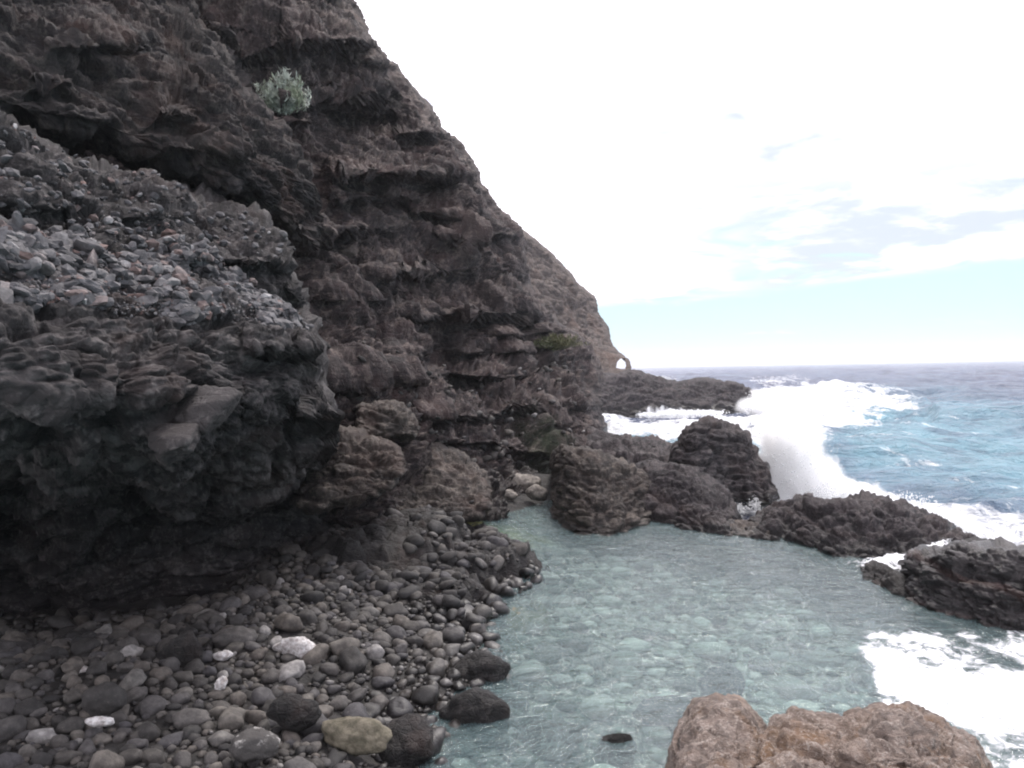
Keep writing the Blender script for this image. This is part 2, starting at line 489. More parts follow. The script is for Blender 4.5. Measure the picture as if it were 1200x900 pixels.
# stones: tone per object (or per stone in the joined ones)
def stone_mat(name, random_object=True, wetz=0.30):
    m, t, b, out = mat_new(name)
    pos = t.new('ShaderNodeNewGeometry').outputs['Position']
    if random_object:
        rnd = t.new('ShaderNodeObjectInfo').outputs['Random']
    else:
        rnd = t.new('ShaderNodeAttribute', attribute_name='rnd').outputs['Fac']
    cr = t.new('ShaderNodeValToRGB'); cr.color_ramp.interpolation = 'LINEAR'
    stops = [(0.0, (0.020, 0.019, 0.020)), (0.25, (0.042, 0.039, 0.038)), (0.45, (0.072, 0.066, 0.061)), (0.60, (0.052, 0.050, 0.056)),
             (0.78, (0.12, 0.110, 0.100)), (0.88, (0.085, 0.074, 0.067)), (0.97, (0.12, 0.115, 0.11)), (1.0, (0.34, 0.33, 0.33))]
    e = cr.color_ramp.elements
    while len(e) < len(stops): e.new(0.5)
    for k, (p_, c_) in enumerate(stops): e[k].position = p_; e[k].color = (*c_, 1)
    t.put(cr.inputs[0], rnd)
    n = t.noise(pos, 16, 6, 0.65); n2 = t.noise(pos, 60, 4, 0.7)
    c = t.mix(t.ramp(n, 0.35, 0.68), t.mix(1.0, cr.outputs[0], (0.62, 0.60, 0.60), 'MULTIPLY'), t.mix(1.0, cr.outputs[0], (1.3, 1.28, 1.25), 'MULTIPLY'))
    c = t.mix(t.math('MULTIPLY', t.ramp(n2, 0.58, 0.72), 0.35), c, (0.26, 0.24, 0.22))
    sxx = t.new('ShaderNodeSeparateXYZ'); t.put(sxx.inputs[0], pos)
    wf = t.ramp(sxx.outputs[2], wetz, wetz - 0.22)
    t.put(b.inputs['Base Color'], t.mix(wf, c, t.mix(1.0, c, (0.5, 0.5, 0.5), 'MULTIPLY')))
    t.put(b.inputs['Roughness'], t.math('SUBTRACT', 0.78, t.math('MULTIPLY', wf, 0.45)))
    bp = t.new('ShaderNodeBump'); bp.inputs['Strength'].default_value = 0.5; bp.inputs['Distance'].default_value = 0.02
    t.put(bp.inputs['Height'], t.math('ADD', n, t.math('MULTIPLY', n2, 0.3))); t.l.new(bp.outputs[0], b.inputs['Normal'])
    return m
M_cob = stone_mat('cobble_stone'); M_cobs = stone_mat('shingle_stone', False)

def simple_stone(name, a, b_, rough=0.8, scale=14, lo=0.35, hi=0.65):
    m, t, b, out = mat_new(name)
    pos = t.new('ShaderNodeNewGeometry').outputs['Position']
    n = t.noise(pos, scale, 6, 0.65); n2 = t.noise(pos, scale * 4, 4, 0.7)
    t.put(b.inputs['Base Color'], t.mix(t.ramp(n, lo, hi), a, b_)); b.inputs['Roughness'].default_value = rough
    bp = t.new('ShaderNodeBump'); bp.inputs['Strength'].default_value = 0.6; bp.inputs['Distance'].default_value = 0.03
    t.put(bp.inputs['Height'], t.math('ADD', n, t.math('MULTIPLY', n2, 0.3))); t.l.new(bp.outputs[0], b.inputs['Normal'])
    return m
M_white = simple_stone('white_stone', (0.34, 0.30, 0.29), (0.72, 0.70, 0.70), scale=22)
M_patched = simple_stone('white_patched_stone', (0.06, 0.055, 0.053), (0.50, 0.48, 0.46), scale=9, lo=0.50, hi=0.66)
M_pale = simple_stone('pale_stone', (0.12, 0.105, 0.09), (0.30, 0.27, 0.24), scale=12)
M_tan = simple_stone('tan_stone', (0.09, 0.08, 0.055), (0.20, 0.175, 0.13), scale=14)

# pool bed, beach base
m, t, b, out = mat_new('pool_bed_ground'); M_bed = m
pos = t.new('ShaderNodeNewGeometry').outputs['Position']
sxx = t.new('ShaderNodeSeparateXYZ'); t.put(sxx.inputs[0], pos)
n1 = t.noise(pos, 1.1, 6, 0.6, 0.5); n2 = t.noise(pos, 5.0, 6, 0.65, 0.4)
vc = t.voro(pos, 5.5, 'F1', 'Color'); ve = t.voro(pos, 5.5, 'DISTANCE_TO_EDGE')
bedc = t.mix(t.ramp(n2, 0.3, 0.7), (0.14, 0.15, 0.13), (0.37, 0.37, 0.32))
vs = t.new('ShaderNodeSeparateColor'); t.put(vs.inputs[0], vc)
bedc = t.mix(t.math('MULTIPLY', t.ramp(vs.outputs[0], 0.3, 0.9), 0.35), bedc, (0.44, 0.44, 0.38))
bedc = t.mix(t.ramp(ve, 0.10, 0.0, 0, 0.25), bedc, (0.06, 0.07, 0.06))
bedc = t.mix(t.math('MULTIPLY', t.ramp(n1, 0.47, 0.62), 0.75), bedc, (0.05, 0.055, 0.05))
bedc = t.mix(t.math('MULTIPLY', t.ramp(sxx.outputs[2], -0.50, -0.12), 0.8), bedc, t.mix(t.ramp(n2, 0.38, 0.62), (0.045, 0.040, 0.036), (0.24, 0.225, 0.20)))
shore = t.mix(t.ramp(n2, 0.35, 0.65), (0.010, 0.009, 0.009), (0.036, 0.032, 0.030))
uw = t.ramp(sxx.outputs[2], 0.02, -0.06)
cb = t.mix(t.ramp(t.math('ADD', sxx.outputs[2], t.math('MULTIPLY', n2, 0.1)), -0.10, 0.06), bedc, shore)
cb = green_patch(578, 618, 15.5, 1.7, 1.0, (0.20, 0.21, 0.035))(t, cb, pos)
cb = green_patch(930, 655, 13.6, 1.2, 0.8, (0.035, 0.085, 0.03))(t, cb, pos)
t.put(b.inputs['Base Color'], cb); b.inputs['Roughness'].default_value = 0.8
bp = t.new('ShaderNodeBump'); bp.inputs['Distance'].default_value = 0.08
t.put(bp.inputs['Height'], t.math('ADD', n2, t.math('MULTIPLY', uw, t.ramp(ve, 0.0, 0.25)))); t.l.new(bp.outputs[0], b.inputs['Normal'])

def foam_factor(t, pos, foam, s1, s2, lo=0.0):
    """lacy breakup of foam: full at foam = 1, threads towards 0"""
    a = t.noise(pos, s1, 7, 0.62, 0.8); c = t.noise(pos, s2, 5, 0.65, 1.2)
    k = t.math('ADD', t.math('MULTIPLY', a, 0.6), t.math('MULTIPLY', c, 0.4))
    th = t.math('SUBTRACT', 0.80, t.math('MULTIPLY', foam, 0.46))
    return t.ramp(t.math('SUBTRACT', k, th), -0.07, 0.11)

# pool water
m, t, b, out = mat_new('pool_water'); M_pool = m
t.n.remove(b)
pos = t.new('ShaderNodeNewGeometry').outputs['Position']
sq = t.vmath('MULTIPLY', pos, (1.0, 1.6, 1.0))
wn = t.math('ADD', t.noise(sq, 3.0, 5, 0.6, 0.4), t.math('MULTIPLY', t.noise(sq, 11.0, 3, 0.6, 0.5), 0.35))
bp = t.new('ShaderNodeBump'); bp.inputs['Strength'].default_value = 0.65; bp.inputs['Distance'].default_value = 0.09
t.put(bp.inputs['Height'], wn)
gl = t.new('ShaderNodeBsdfGlossy'); gl.inputs['Roughness'].default_value = 0.07; gl.inputs['Color'].default_value = (1, 1, 1, 1)
t.l.new(bp.outputs[0], gl.inputs['Normal'])
tr = t.new('ShaderNodeBsdfTransparent'); tr.inputs[0].default_value = (0.75, 0.90, 0.88, 1)
df = t.new('ShaderNodeBsdfDiffuse'); df.inputs[0].default_value = (0.34, 0.50, 0.53, 1)     # even pale body colour, lightened in place of brighter sky reflection
mx0 = t.new('ShaderNodeMixShader'); mx0.inputs[0].default_value = 0.16
t.l.new(tr.outputs[0], mx0.inputs[1]); t.l.new(df.outputs[0], mx0.inputs[2])
fr = t.new('ShaderNodeFresnel'); fr.inputs[0].default_value = 1.33; t.l.new(bp.outputs[0], fr.inputs['Normal'])
mx1 = t.new('ShaderNodeMixShader'); t.l.new(fr.outputs[0], mx1.inputs[0])
t.l.new(mx0.outputs[0], mx1.inputs[1]); t.l.new(gl.outputs[0], mx1.inputs[2])
fo = t.new('ShaderNodeAttribute', attribute_name='foam').outputs['Fac']
ff = foam_factor(t, t.vmath('MULTIPLY', pos, (1.0, 0.8, 1.0)), fo, 2.6, 9.0)
fd = t.new('ShaderNodeBsdfDiffuse'); fd.inputs[0].default_value = (0.82, 0.83, 0.86, 1)
mx2 = t.new('ShaderNodeMixShader'); t.put(mx2.inputs[0], ff)
t.l.new(mx1.outputs[0], mx2.inputs[1]); t.l.new(fd.outputs[0], mx2.inputs[2])
t.l.new(mx2.outputs[0], out.inputs[0])

# sea water
m, t, b, out = mat_new('sea_water'); M_sea = m
pos = t.new('ShaderNodeNewGeometry').outputs['Position']
fo = t.new('ShaderNodeAttribute', attribute_name='foam').outputs['Fac']
te = t.new('ShaderNodeAttribute', attribute_name='teal').outputs['Fac']
nb = t.noise(pos, 0.12, 5, 0.6, 0.5); ns = t.noise(pos, 0.6, 6, 0.65)
deep = t.mix(t.ramp(nb, 0.35, 0.65), (0.045, 0.058, 0.115), (0.080, 0.110, 0.185))
tf = t.math('MULTIPLY', te, t.ramp(ns, 0.30, 0.60, 0.45, 1.0))
wc = t.mix(tf, deep, (0.22, 0.45, 0.54))
ff = foam_factor(t, t.vmath('MULTIPLY', pos, (1.0, 0.7, 1.0)), fo, 0.7, 3.0)
cc = t.mix(ff, wc, (0.86, 0.87, 0.89))
t.put(b.inputs['Base Color'], cc)
t.put(b.inputs['Roughness'], t.ramp(ff, 0, 1, 0.22, 0.9)); b.inputs['IOR'].default_value = 1.33
t.put(b.inputs['Specular IOR Level'], t.ramp(ff, 0, 1, 0.5, 0.1))
bp = t.new('ShaderNodeBump'); bp.inputs['Strength'].default_value = 1.0; bp.inputs['Distance'].default_value = 0.9
sq = t.vmath('MULTIPLY', pos, (1.0, 1.5, 1.0))
t.put(bp.inputs['Height'], t.math('ADD', t.noise(sq, 0.9, 6, 0.62, 0.3), t.math('MULTIPLY', t.noise(sq, 0.22, 4, 0.6, 0.3), 1.6)))
t.l.new(bp.outputs[0], b.inputs['Normal'])

# foam and spray
m, t, b, out = mat_new('white_foam'); M_foam = m
b.inputs['Base Color'].default_value = (0.88, 0.89, 0.91, 1); b.inputs['Roughness'].default_value = 0.9
b.inputs['Specular IOR Level'].default_value = 0.1
m, t, b, out = mat_new('lace_foam'); M_lace = m
pos = t.new('ShaderNodeNewGeometry').outputs['Position']
fo = t.new('ShaderNodeAttribute', attribute_name='foam').outputs['Fac']
fd = t.new('ShaderNodeBsdfDiffuse'); fd.inputs[0].default_value = (0.80, 0.81, 0.84, 1)
tp = t.new('ShaderNodeBsdfTransparent'); mx = t.new('ShaderNodeMixShader')
t.put(mx.inputs[0], foam_factor(t, pos, fo, 5.0, 18.0)); t.l.new(tp.outputs[0], mx.inputs[1]); t.l.new(fd.outputs[0], mx.inputs[2])
t.n.remove(b); t.l.new(mx.outputs[0], out.inputs[0])
m, t, b, out = mat_new('sea_spray'); M_spray = m
t.n.remove(b)
d1 = t.new('ShaderNodeBsdfDiffuse'); d1.inputs[0].default_value = (0.93, 0.94, 0.95, 1)
d2 = t.new('ShaderNodeBsdfTranslucent'); d2.inputs[0].default_value = (0.93, 0.94, 0.95, 1)
mx = t.new('ShaderNodeMixShader'); mx.inputs[0].default_value = 0.45
t.l.new(d1.outputs[0], mx.inputs[1]); t.l.new(d2.outputs[0], mx.inputs[2])
tp = t.new('ShaderNodeBsdfTransparent'); my = t.new('ShaderNodeMixShader'); my.inputs[0].default_value = 0.5
t.l.new(mx.outputs[0], my.inputs[1]); t.l.new(tp.outputs[0], my.inputs[2]); t.l.new(my.outputs[0], out.inputs[0])
print('mats', time.time() - T0)

# ================================================================== THE CLIFFS
LK = 1.55
A_out = [(-260,-60,300),(-60,-60,392),(0,-60,412),(40,-60,430),(65,-60,455),(105,-60,490),(130,-60,512),(150,-60,520),(170,-60,545),
         (200,-60,562),(215,-60,566),(250,-60,590),(268,-60,611),(300,-60,617),(330,-60,622),(350,-60,632),(380,-60,655),(405,-60,690),(430,-60,703),
         (460,-60,703),(490,-60,703),(510,-20,712),(530,60,715),(560,200,690),(590,250,660),(620,300,640)]
A_c = [(412,0,23.5),(200,0,18),(0,0,16),(-60,-260,24),(300,-260,30),(300,100,17.5),(500,120,26.5),(400,150,21),(560,220,28.5),(450,250,22),(600,290,31),
       (380,300,17.5),(500,300,22.5),(450,400,18),(550,400,22.5),(600,370,27),(640,400,30),(690,430,34),(690,455,32),(700,490,29.5),(700,515,26),(640,470,25.5),(600,500,21.5),
       (500,520,17),(400,600,12),(560,560,18),(650,545,22.5),(0,500,15),(0,250,15.5),(380,450,14.5),(300,620,13),(640,610,19),(350,200,17.5)]
A_l = [(488,300,66,30,1.5),(405,252,62,26,1.3),(350,262,34,22,0.6),(470,185,95,28,2.2),(560,262,52,22,1.8),(590,352,55,26,1.8),(400,32,70,24,2.0),
       (340,130,50,20,1.0),(385,100,75,20,1.4),(440,215,60,26,1.5),(480,402,42,20,1.1),(575,432,42,14,1.2),(570,404,48,16,1.4),(645,462,60,22,1.8),
       (480,432,42,16,1.0),(545,478,70,15,0.9),(600,385,40,15,1.0),(520,236,42,22,1.2),(455,60,45,20,1.2),(640,520,60,14,0.8),(560,510,60,12,0.7),
       (500,140,40,24,1.6),(300,40,60,24,1.2),(400,345,50,16,0.8),(520,360,60,18,0.9),(400,430,40,20,0.8),(660,490,50,14,.8),(545,395,60,34,-1.6),(430,345,80,20,-0.7),(610,325,40,16,-1.5),(430,130,60,26,-1.2),(520,440,50,20,-.8),(300,60,50,30,-1.0),(640,385,30,20,-1)]
me, GA, NA, PXA, PYA = relief('cliff', 'rows', A_out, A_c, step=1.7, wrap='r', calm=0.35, blur=4, edge=26, bulge=3.0, T=16, shrink=10, ledges=A_l, amp=0.9, s=0.95,
                              nk=dict(strata=0.85, block=0.85, fine=1.2, seed=1, th=1.15, dip=(0.22, 0.05), warp=1.1, big=1.3), ret=True)
cliff = link('cliff', me, M_cliff, kind='structure')

LK = 1.0
H_out = [(240,560,575),(268,560,611),(285,560,632),(300,560,650),(320,560,668),(335,560,681),(348,560,697),(352,560,699),(365,560,700),(385,560,714),(400,560,716),(408,560,719),(414,560,726),(419,560,733),(423,560,737),(430,560,739),(440,560,741),(470,560,741),(490,560,741)]
H_c = [(600,260,100),(700,350,112),(640,350,92),(715,400,110),(650,450,80),(735,440,90),(738,425,98),(700,480,66),(600,480,70),(600,300,95)]
me = relief('headland', 'rows', H_out, H_c, step=1.5, wrap='rt', edge=8, bulge=3, T=30, shrink=2, s=2.6, calm=.4, hole=(728.5, 427.5, 4.6, 3.6),
            nk=dict(strata=1.0, block=0.6, fine=0.7, seed=5, th=0.7, dip=(0.05, 0.0), warp=0.8), amp=0.8)
link('headland', me, M_head, kind='structure')

B_out = [(-260,-260,92),(0,-260,162),(60,-260,176),(130,-260,188),(200,-200,218),(215,-60,222),(235,20,230),(262,62,242),(285,98,252),(312,132,268),(340,168,280),(360,210,290),(372,262,296)]
B_c = [(0,100,10),(100,50,11.5),(200,150,11.8),(300,200,13.2),(360,250,14.5),(0,-200,13),(250,30,17),(200,-150,18),(-260,0,8.5),(120,150,10.5),(60,0,12),(300,120,14.5)]
B_l = [(205,110,28,36,0.9),(120,40,70,22,0.6),(250,160,60,26,0.5),(60,70,40,40,0.5),(340,180,30,40,.4)]
me = relief('overhang', 'cols', B_out, B_c, step=1.8, wrap='rtb', calm=0.9, blur=4, edge=60, bulge=2.6, T=6, shrink=4, s=0.9, ledges=B_l,
            nk=dict(strata=0.55, block=0.9, fine=1.0, seed=9, th=1.1), amp=0.75)
link('cliff_overhang', me, M_upper, kind='structure')

C_out = [(-260,60,820),(0,143,800),(25,152,800),(60,172,800),(100,198,798),(150,203,796),(210,218,780),(250,238,770),(290,250,740),(318,264,700),(335,292,680),
         (343,330,670),(352,345,660),(366,372,650),(373,400,645),(385,470,640),(392,510,600)]
C_c = [(0,150,7.6),(100,200,8.4),(250,245,10.2),(-260,100,6.4),(0,270,6.2),(200,288,8.0),(320,300,9.9),(0,390,4.7),(100,385,5.3),(200,380,6.1),(300,385,7.5),(365,395,9.2),
       (-260,400,3.9),(0,470,4.75),(100,470,5.25),(200,470,6.0),(300,470,7.4),(360,470,9.4),(100,515,5.3),(200,520,6.2),(0,520,5.1),(300,500,7.9),(385,500,10.3),
       (0,548,6.6),(150,548,7.2),(0,590,8.9),(150,580,9.0),(250,570,9.6),(340,560,10.7),(0,640,10.2),(150,640,10.4),(0,690,10.4),(150,690,10.6),(280,670,11.2),(350,620,12.0),(0,780,10.4),(200,770,10.6),(300,720,11.2),(-260,560,6.6),(-260,650,9.0),(-260,780,9.6),(150,250,7.9),(60,200,7.7)]
C_l = [(60,215,60,34,0.35),(20,180,40,30,0.25),(270,285,70,26,0.5),(170,235,60,24,0.3),(200,440,110,50,0.35),(325,440,45,55,0.45),(60,440,60,50,0.2),
       (240,482,36,22,0.35),(370,510,30,24,0.4),(200,545,80,24,0.3),(318,292,40,30,0.9),(335,392,50,26,.9),(372,470,30,30,.9),(355,350,30,16,-.9),(30,215,30,50,.4),(100,250,26,30,.4),(150,225,24,26,-.4)]
me, GC, NC, PXC, PYC = relief('buttress', 'cols', C_out, C_c, step=1.7, wrap='rt', calm=1.0, blur=4, edge=14, bulge=0.7, T=5, shrink=4, s=0.62, ledges=C_l,
            nk=dict(strata=0.45, block=1.15, fine=1.1, seed=14, th=1.0, dip=(0.1, 0.1)), amp=0.62, ret=True)
butt = link('cliff_buttress', me, M_butt, kind='structure')
print('cliffs', time.time() - T0)

# ================================================================== ground: beach, shelf, pool bed
G_c = [(0,900,.42),(200,900,.32),(400,900,.18),(490,900,.0),(-200,900,.5),(0,770,.45),(-150,770,.5),(250,755,.42),(330,660,.5),(300,700,.48),(400,700,.34),(480,700,.22),
       (540,720,.03),(565,780,.0),(530,840,.0),(400,800,.22),(480,800,.12),(400,620,.7),(500,620,.35),(560,650,.2),(630,655,.0),(450,660,.36),(580,615,-.1),(600,578,.2),(650,560,.4),
       (560,570,.45),(700,700,-.55),(800,700,-.85),(900,800,-.95),(720,850,-.45),(620,850,-.2),(630,780,-.18),(600,700,-.08),(660,640,-.25),(800,650,-.8),(950,680,-.9),(1000,800,-1.1),
       (1150,850,-1.2),(1200,760,-1.0),(1100,720,-.8),(640,600,-.2),(750,630,-.5),(620,900,-.3),(800,900,-.8),(0,1100,.45),(500,1100,.1),(900,1100,-.6),(1300,1000,-1.2),(560,600,.05),
       (780,560,-.9),(900,575,-1.2),(1100,615,-1.3),(1400,760,-1.2)]
gp = np.array([[*on_z(a, b_, c)[:2], c] for a, b_, c in G_c])
gp = np.r_[gp, [[-7.5, 9.0, .1], [-5.5, 9.2, .1], [-3.9, 9.6, .1], [-3.6, 11.0, 0.15], [-6, 12, .1], [-8.5, 8.5, 0.1]]]
nx, ny = 420, 420
gx, gy = np.meshgrid(np.linspace(-9, 11, nx), np.linspace(1.5, 24, ny))
def ground_z(x, y, detail=True):
    q = np.c_[x.ravel(), y.ravel()]
    z = rbf(gp[:, :2], gp[:, 2], q)
    if detail:
        p3 = np.c_[q, np.zeros(len(q))]
        z = z + 0.07 * fbm(p3 * 0.9, 4, seed=70) + 0.025 * fbm(p3 * 5, 3, seed=71)
    return z.reshape(x.shape)
gz = ground_z(gx, gy)
v = np.stack([gx, gy, gz], -1).reshape(-1, 3)
beach = link('shingle_beach', mesh_np('shingle_beach', v, grid_faces(ny, nx)), M_bed, kind='structure')

# ================================================================== pool water
SHORE = np.array([(-400,560),(560,560),(640,570),(700,572),(760,578),(800,590),(835,606),(900,614),(1000,622),(1100,640),(1140,648),(1200,676),(1300,706),(1700,800)], float)
nx, ny = 520, 560
wx, wy = np.meshgrid(np.linspace(-7, 12, nx), np.linspace(2, 24, ny))
p = np.c_[wx.ravel(), wy.ravel(), np.zeros(wx.size)]
px, py = project(p)
ok = py > np.interp(px, SHORE[:, 0], SHORE[:, 1]) + 3
FO = [(1003,748),(1020,742),(1060,739),(1100,734),(1200,735),(1400,745),(1500,1100),(1150,1000),(1120,910),(1100,875),(1075,856),(1045,840),(1028,815),(1020,785)]
sdp = poly_sd(FO, px, py)
foam = np.clip(0.66 + sdp / 300 + 0.45 * fbm(p * np.array([.7, .9, 1]), 3, seed=80), 0.2, 0.86) * smooth(-20, 12, sdp)
sw = smooth(60, 0, sdp * -1) * 0.05
p[:, 2] = 0.016 * fbm(p * np.array([1.2, 2.0, 1]), 4, seed=81) + 0.05 * foam * fbm(p * 2.5, 3, seed=82)
# small surface scum on the near left side of the pool
foam = np.maximum(foam, 0.23 * smooth(0.0, 0.5, perlin(p * 0.5, 83)) * (px < 900))
v, f, a = compact(p, grid_faces(ny, nx, ok), {'foam': foam})
link('pool_water', mesh_np('pool_water', v, f, a), M_pool, kind='structure')

# ================================================================== sea
na, nr = 620, 760
ang = np.linspace(R(-22), R(75), na); rad = 9 * (6500 / 9) ** (np.linspace(0, 1, nr) ** 1.12)
aa, rr = np.meshgrid(ang, rad)
X, Y = np.sin(aa) * rr, np.cos(aa) * rr
SEA = -0.4
p = np.c_[X.ravel(), Y.ravel(), np.full(X.size, SEA)]; r_ = rr.ravel()
px, py = project(p)
ok = (py < np.interp(px, SHORE[:, 0], SHORE[:, 1]) + 6)
ff = [([(685,486),(780,480),(886,476),(890,448),(940,443),(985,455),(1045,462),(1100,476),(1070,494),(1020,502),(985,514),(940,520),(900,534),(780,530),(700,528)], 1.2, 15),
      ([(895,500),(955,500),(985,560),(1060,580),(1200,600),(1400,640),(1400,720),(1100,660),(880,620),(830,615),(835,585),(880,580)], 1.05, 12),
      ([(1120,565),(1200,560),(1320,570),(1400,600),(1300,640),(1180,610)], 0.62, 25),
      ([(940,555),(1060,560),(1200,590),(1200,610),(1000,580)], 0.7, 14),
      ([(770,441),(800,443),(797,448),(775,447)], 0.9, 3), ([(960,470),(1090,474),(1080,486),(980,484)], 0.9, 8),
      ([(700,500),(800,505),(900,512),(900,530),(760,528)], 0.6, 10)]
foam = np.zeros(len(p))
wob = 26 * fbm(np.c_[px / 60, py / 9, 0 * px], 4, 0.6, seed=90)
for poly, am, soft in ff:
    sdw = poly_sd(poly, px + wob, py + wob * 0.3)
    foam = np.maximum(foam, 0.9 * am * smooth(-soft * 1.5, soft * 1.6, sdw) * (0.80 + 0.20 * smooth(-.5, .3, fbm(np.c_[px / 45, py / 7, 0 * px], 3, .6, seed=97)) ))
caps = smooth(0.42, 0.75, perlin(p * np.array([0.05, 0.09, 0.1]), 91) + 0.4 * perlin(p * np.array([0.2, 0.4, 0.1]), 92))
foam = np.maximum(foam, 0.42 * caps * (r_ > 30))
foam = np.maximum(foam, 0.50 * smooth(-30, 30, poly_sd([(900,490),(1100,480),(1400,520),(1400,700),(900,600)], px, py)) * smooth(-.4, .5, perlin(p * np.array([.25, .5, .1]), 93)))
teal = np.zeros(len(p))
for poly, am, soft in [([(985,485),(1100,470),(1200,486),(1400,500),(1400,600),(1200,590),(1000,560),(950,530)], 0.75, 26),
                       ([(985,540),(1100,530),(1250,540),(1250,565),(1050,565)], 0.6, 14), ([(980,488),(1050,486),(1060,497),(990,500)], 0.9, 8),
                       ([(700,505),(800,510),(950,520),(960,560),(750,545)], 0.8, 12)]:
    teal = np.maximum(teal, 0.95 * am * smooth(-soft * 1.5, soft * 1.5, poly_sd(poly, px, py)))
am = np.clip(r_ / 30, 0.5, 1.3) * smooth(4000, 300, r_)
hz = am * (0.70 * fbm(p * np.array([0.045, 0.085, 0.1]), 3, 0.5, seed=94) + 0.22 * ridged(p * np.array([0.16, 0.30, 0.1]), 3, 0.5, seed=95) - 0.22)
hz += 0.33 * np.clip(foam, 0, 1) * (fbm(p * 0.5, 4, 0.6, seed=96) + 0.25)
for poly, hgt, soft in [([(955,460),(1000,458),(1045,463),(1090,474),(1085,480),(1030,470),(960,470)], 0.9, 8), ([(1090,490),(1230,488),(1230,496),(1100,498)], 0.8, 6)]:
    hz += hgt * smooth(-soft, soft, poly_sd(poly, px, py))
p[:, 2] += hz
v, f, a = compact(p, grid_faces(nr, na, ok), {'foam': foam, 'teal': teal})
link('sea', mesh_np('sea', v, f, a), M_sea, kind='structure')
# the sea floor far below keeps the sheet from being an edge
print('water', time.time() - T0)

# ================================================================== rocks round the pool
def rock_thing(name, me, mat, label, cat='rock', group=None):
    loc = rebase(me)
    return link(name, me, mat, label=label, cat=cat, group=group, loc=loc)

NKR = dict(strata=0.6, block=1.25, fine=0.6, th=0.8)
G_R = 'rocks between the pool and the sea'
def add_outcrop(cols, label, mat=None, group=G_R, s=0.5, amp=0.7, seed=20, name='rock_outcrop', nk=None, **kw):
    me = outcrop(name, cols, s=s, amp=amp, nk={**NKR, 'seed': seed, **(nk or {})}, **kw)
    return rock_thing(name, me, mat or M_sea_rock, label, 'rock outcrop', group)

add_outcrop([(600,512,560),(640,510,572),(690,502,576),(715,510,580),(760,514,590),(795,524,596),(830,545,600),(850,575,605)],
            'low dark rock shelf from the cliff foot to the peaked rock, behind the blocky rock', lean=5.5, seed=21, T=3, s=0.7)
add_outcrop([(783,545,592),(788,518,596),(800,510,600),(815,496,601),(830,490,599),(842,494,592),(850,498,588),(875,505,587),(886,528,588),(900,542,588),(906,562,590),(910,580,592)],
            'tall peaked dark rock, highest at the pool edge, with spray bursting beside it', lean=1.4, seed=22, T=2.5, edge=12, s=0.55, under=1)
add_outcrop([(647,548,596),(650,530,612),(658,522,620),(680,524,626),(705,530,628),(735,542,624),(762,556,614),(768,575,610)],
            'blocky brown-grey rock with a steep stepped face at the far left corner of the pool', M_brown, lean=1.6, seed=23, s=0.42)
add_outcrop([(735,548,612),(760,538,612),(790,542,616),(815,552,624),(840,566,628),(855,582,629),(868,606,630)],
            'rounded grey rock wedged between the blocky brown rock and the low red-brown sill', lean=1.8, seed=24, s=0.45)
add_outcrop([(835,608,628),(860,609,629),(885,610,630),(905,606,631)],
            'low red-brown rock sill in front of the small pocket of white foam', M_brown, lean=0.9, seed=25, s=0.3, under=6, T=1.0, edge=6, bulge=.2)
add_outcrop([(872,624,630),(888,604,631),(905,590,633),(925,588,636),(945,580,640),(955,585,646),(970,587,652),(985,586,655),(1010,577,656),(1030,583,656),(1060,592,655),(1090,605,652),(1120,620,650),(1150,634,652),(1172,644,656)],
            'long dark jagged rock ridge between the pool and the surf, sloping down to the right', lean=1.5, seed=26, T=2, s=0.55)
add_outcrop([(1058,660,698),(1068,648,706),(1090,640,712),(1125,634,722),(1160,637,732),(1200,640,741),(1260,640,752),(1340,655,770),(1420,690,790)],
            'thick black rock with a rust-red underside at the right end of the pool', M_black, lean=0.45, seed=27, T=3, s=0.55)
add_outcrop([(1085,633,655),(1105,628,660),(1135,630,662),(1165,634,664),(1195,641,668),(1240,650,676)],
            'knobbly wet black rock with foam puddles behind the thick black rock', M_wet, lean=1.2, seed=28, T=2, s=0.4)
add_outcrop([(1008,664,676),(1022,658,684),(1040,662,694),(1056,670,700),(1070,684,706)],
            'small wet half-sunken rock at the left foot of the thick black rock', M_wet, lean=0.6, seed=29, T=0.6, s=0.22, edge=6, bulge=.15, under=5)
# far outcrop with water running off
far = add_outcrop([(672,470,492),(690,440,490),(705,437,489),(722,438,489),(738,433,488),(752,436,488),(772,441,487),(795,447,487),(815,443,486),(840,446,486),(862,448,485),(878,455,484),(886,466,482),(893,478,481)],
            'long flat far rock outcrop below the headland with white water draining off it', z=-0.6, lean=4.0, seed=30, T=9, s=1.5, step=1.2, edge=7, bulge=1.6, under=3, amp=.45)
# foreground
fb = [(778,905,1010),(788,868,1010),(800,838,1010),(815,820,1010),(840,811,1010),(865,816,1010),(885,832,1010),(898,850,1010),(905,880,1010),(908,905,1010)]
def fd1(PX, PY):
    top = np.interp(PX[0], [c[0] for c in fb], [c[1] for c in fb])
    return 5.0 - 1.9 * ((PY - top[None]) / 200) ** 0.8
me = relief('rock', 'cols', fb, None, step=1.3, wrap='ltr', edge=26, bulge=0.35, T=2.5, shrink=6, s=0.30, amp=0.36, dfun=fd1, nk=dict(strata=0.3, block=1.2, fine=0.6, seed=41))
rock_thing('ochre_boulder', me, M_fore, 'rounded ochre and grey boulder below the pool, left of the long tan rock', 'boulder', 'ochre rocks in front of the pool')
fb2 = [(868,960,1010),(880,885,1010),(892,858,1010),(910,840,1010),(930,830,1010),(955,836,1010),(985,842,1010),(1010,834,1010),(1040,828,1010),(1065,831,1010),(1090,838,1010),
       (1112,855,1010),(1135,862,1010),(1150,878,1010),(1165,905,1010),(1180,960,1010)]
def fd2(PX, PY):
    top = np.interp(PX[0], [c[0] for c in fb2], [c[1] for c in fb2])
    return 4.7 - 1.9 * ((PY - top[None]) / 200) ** 0.8
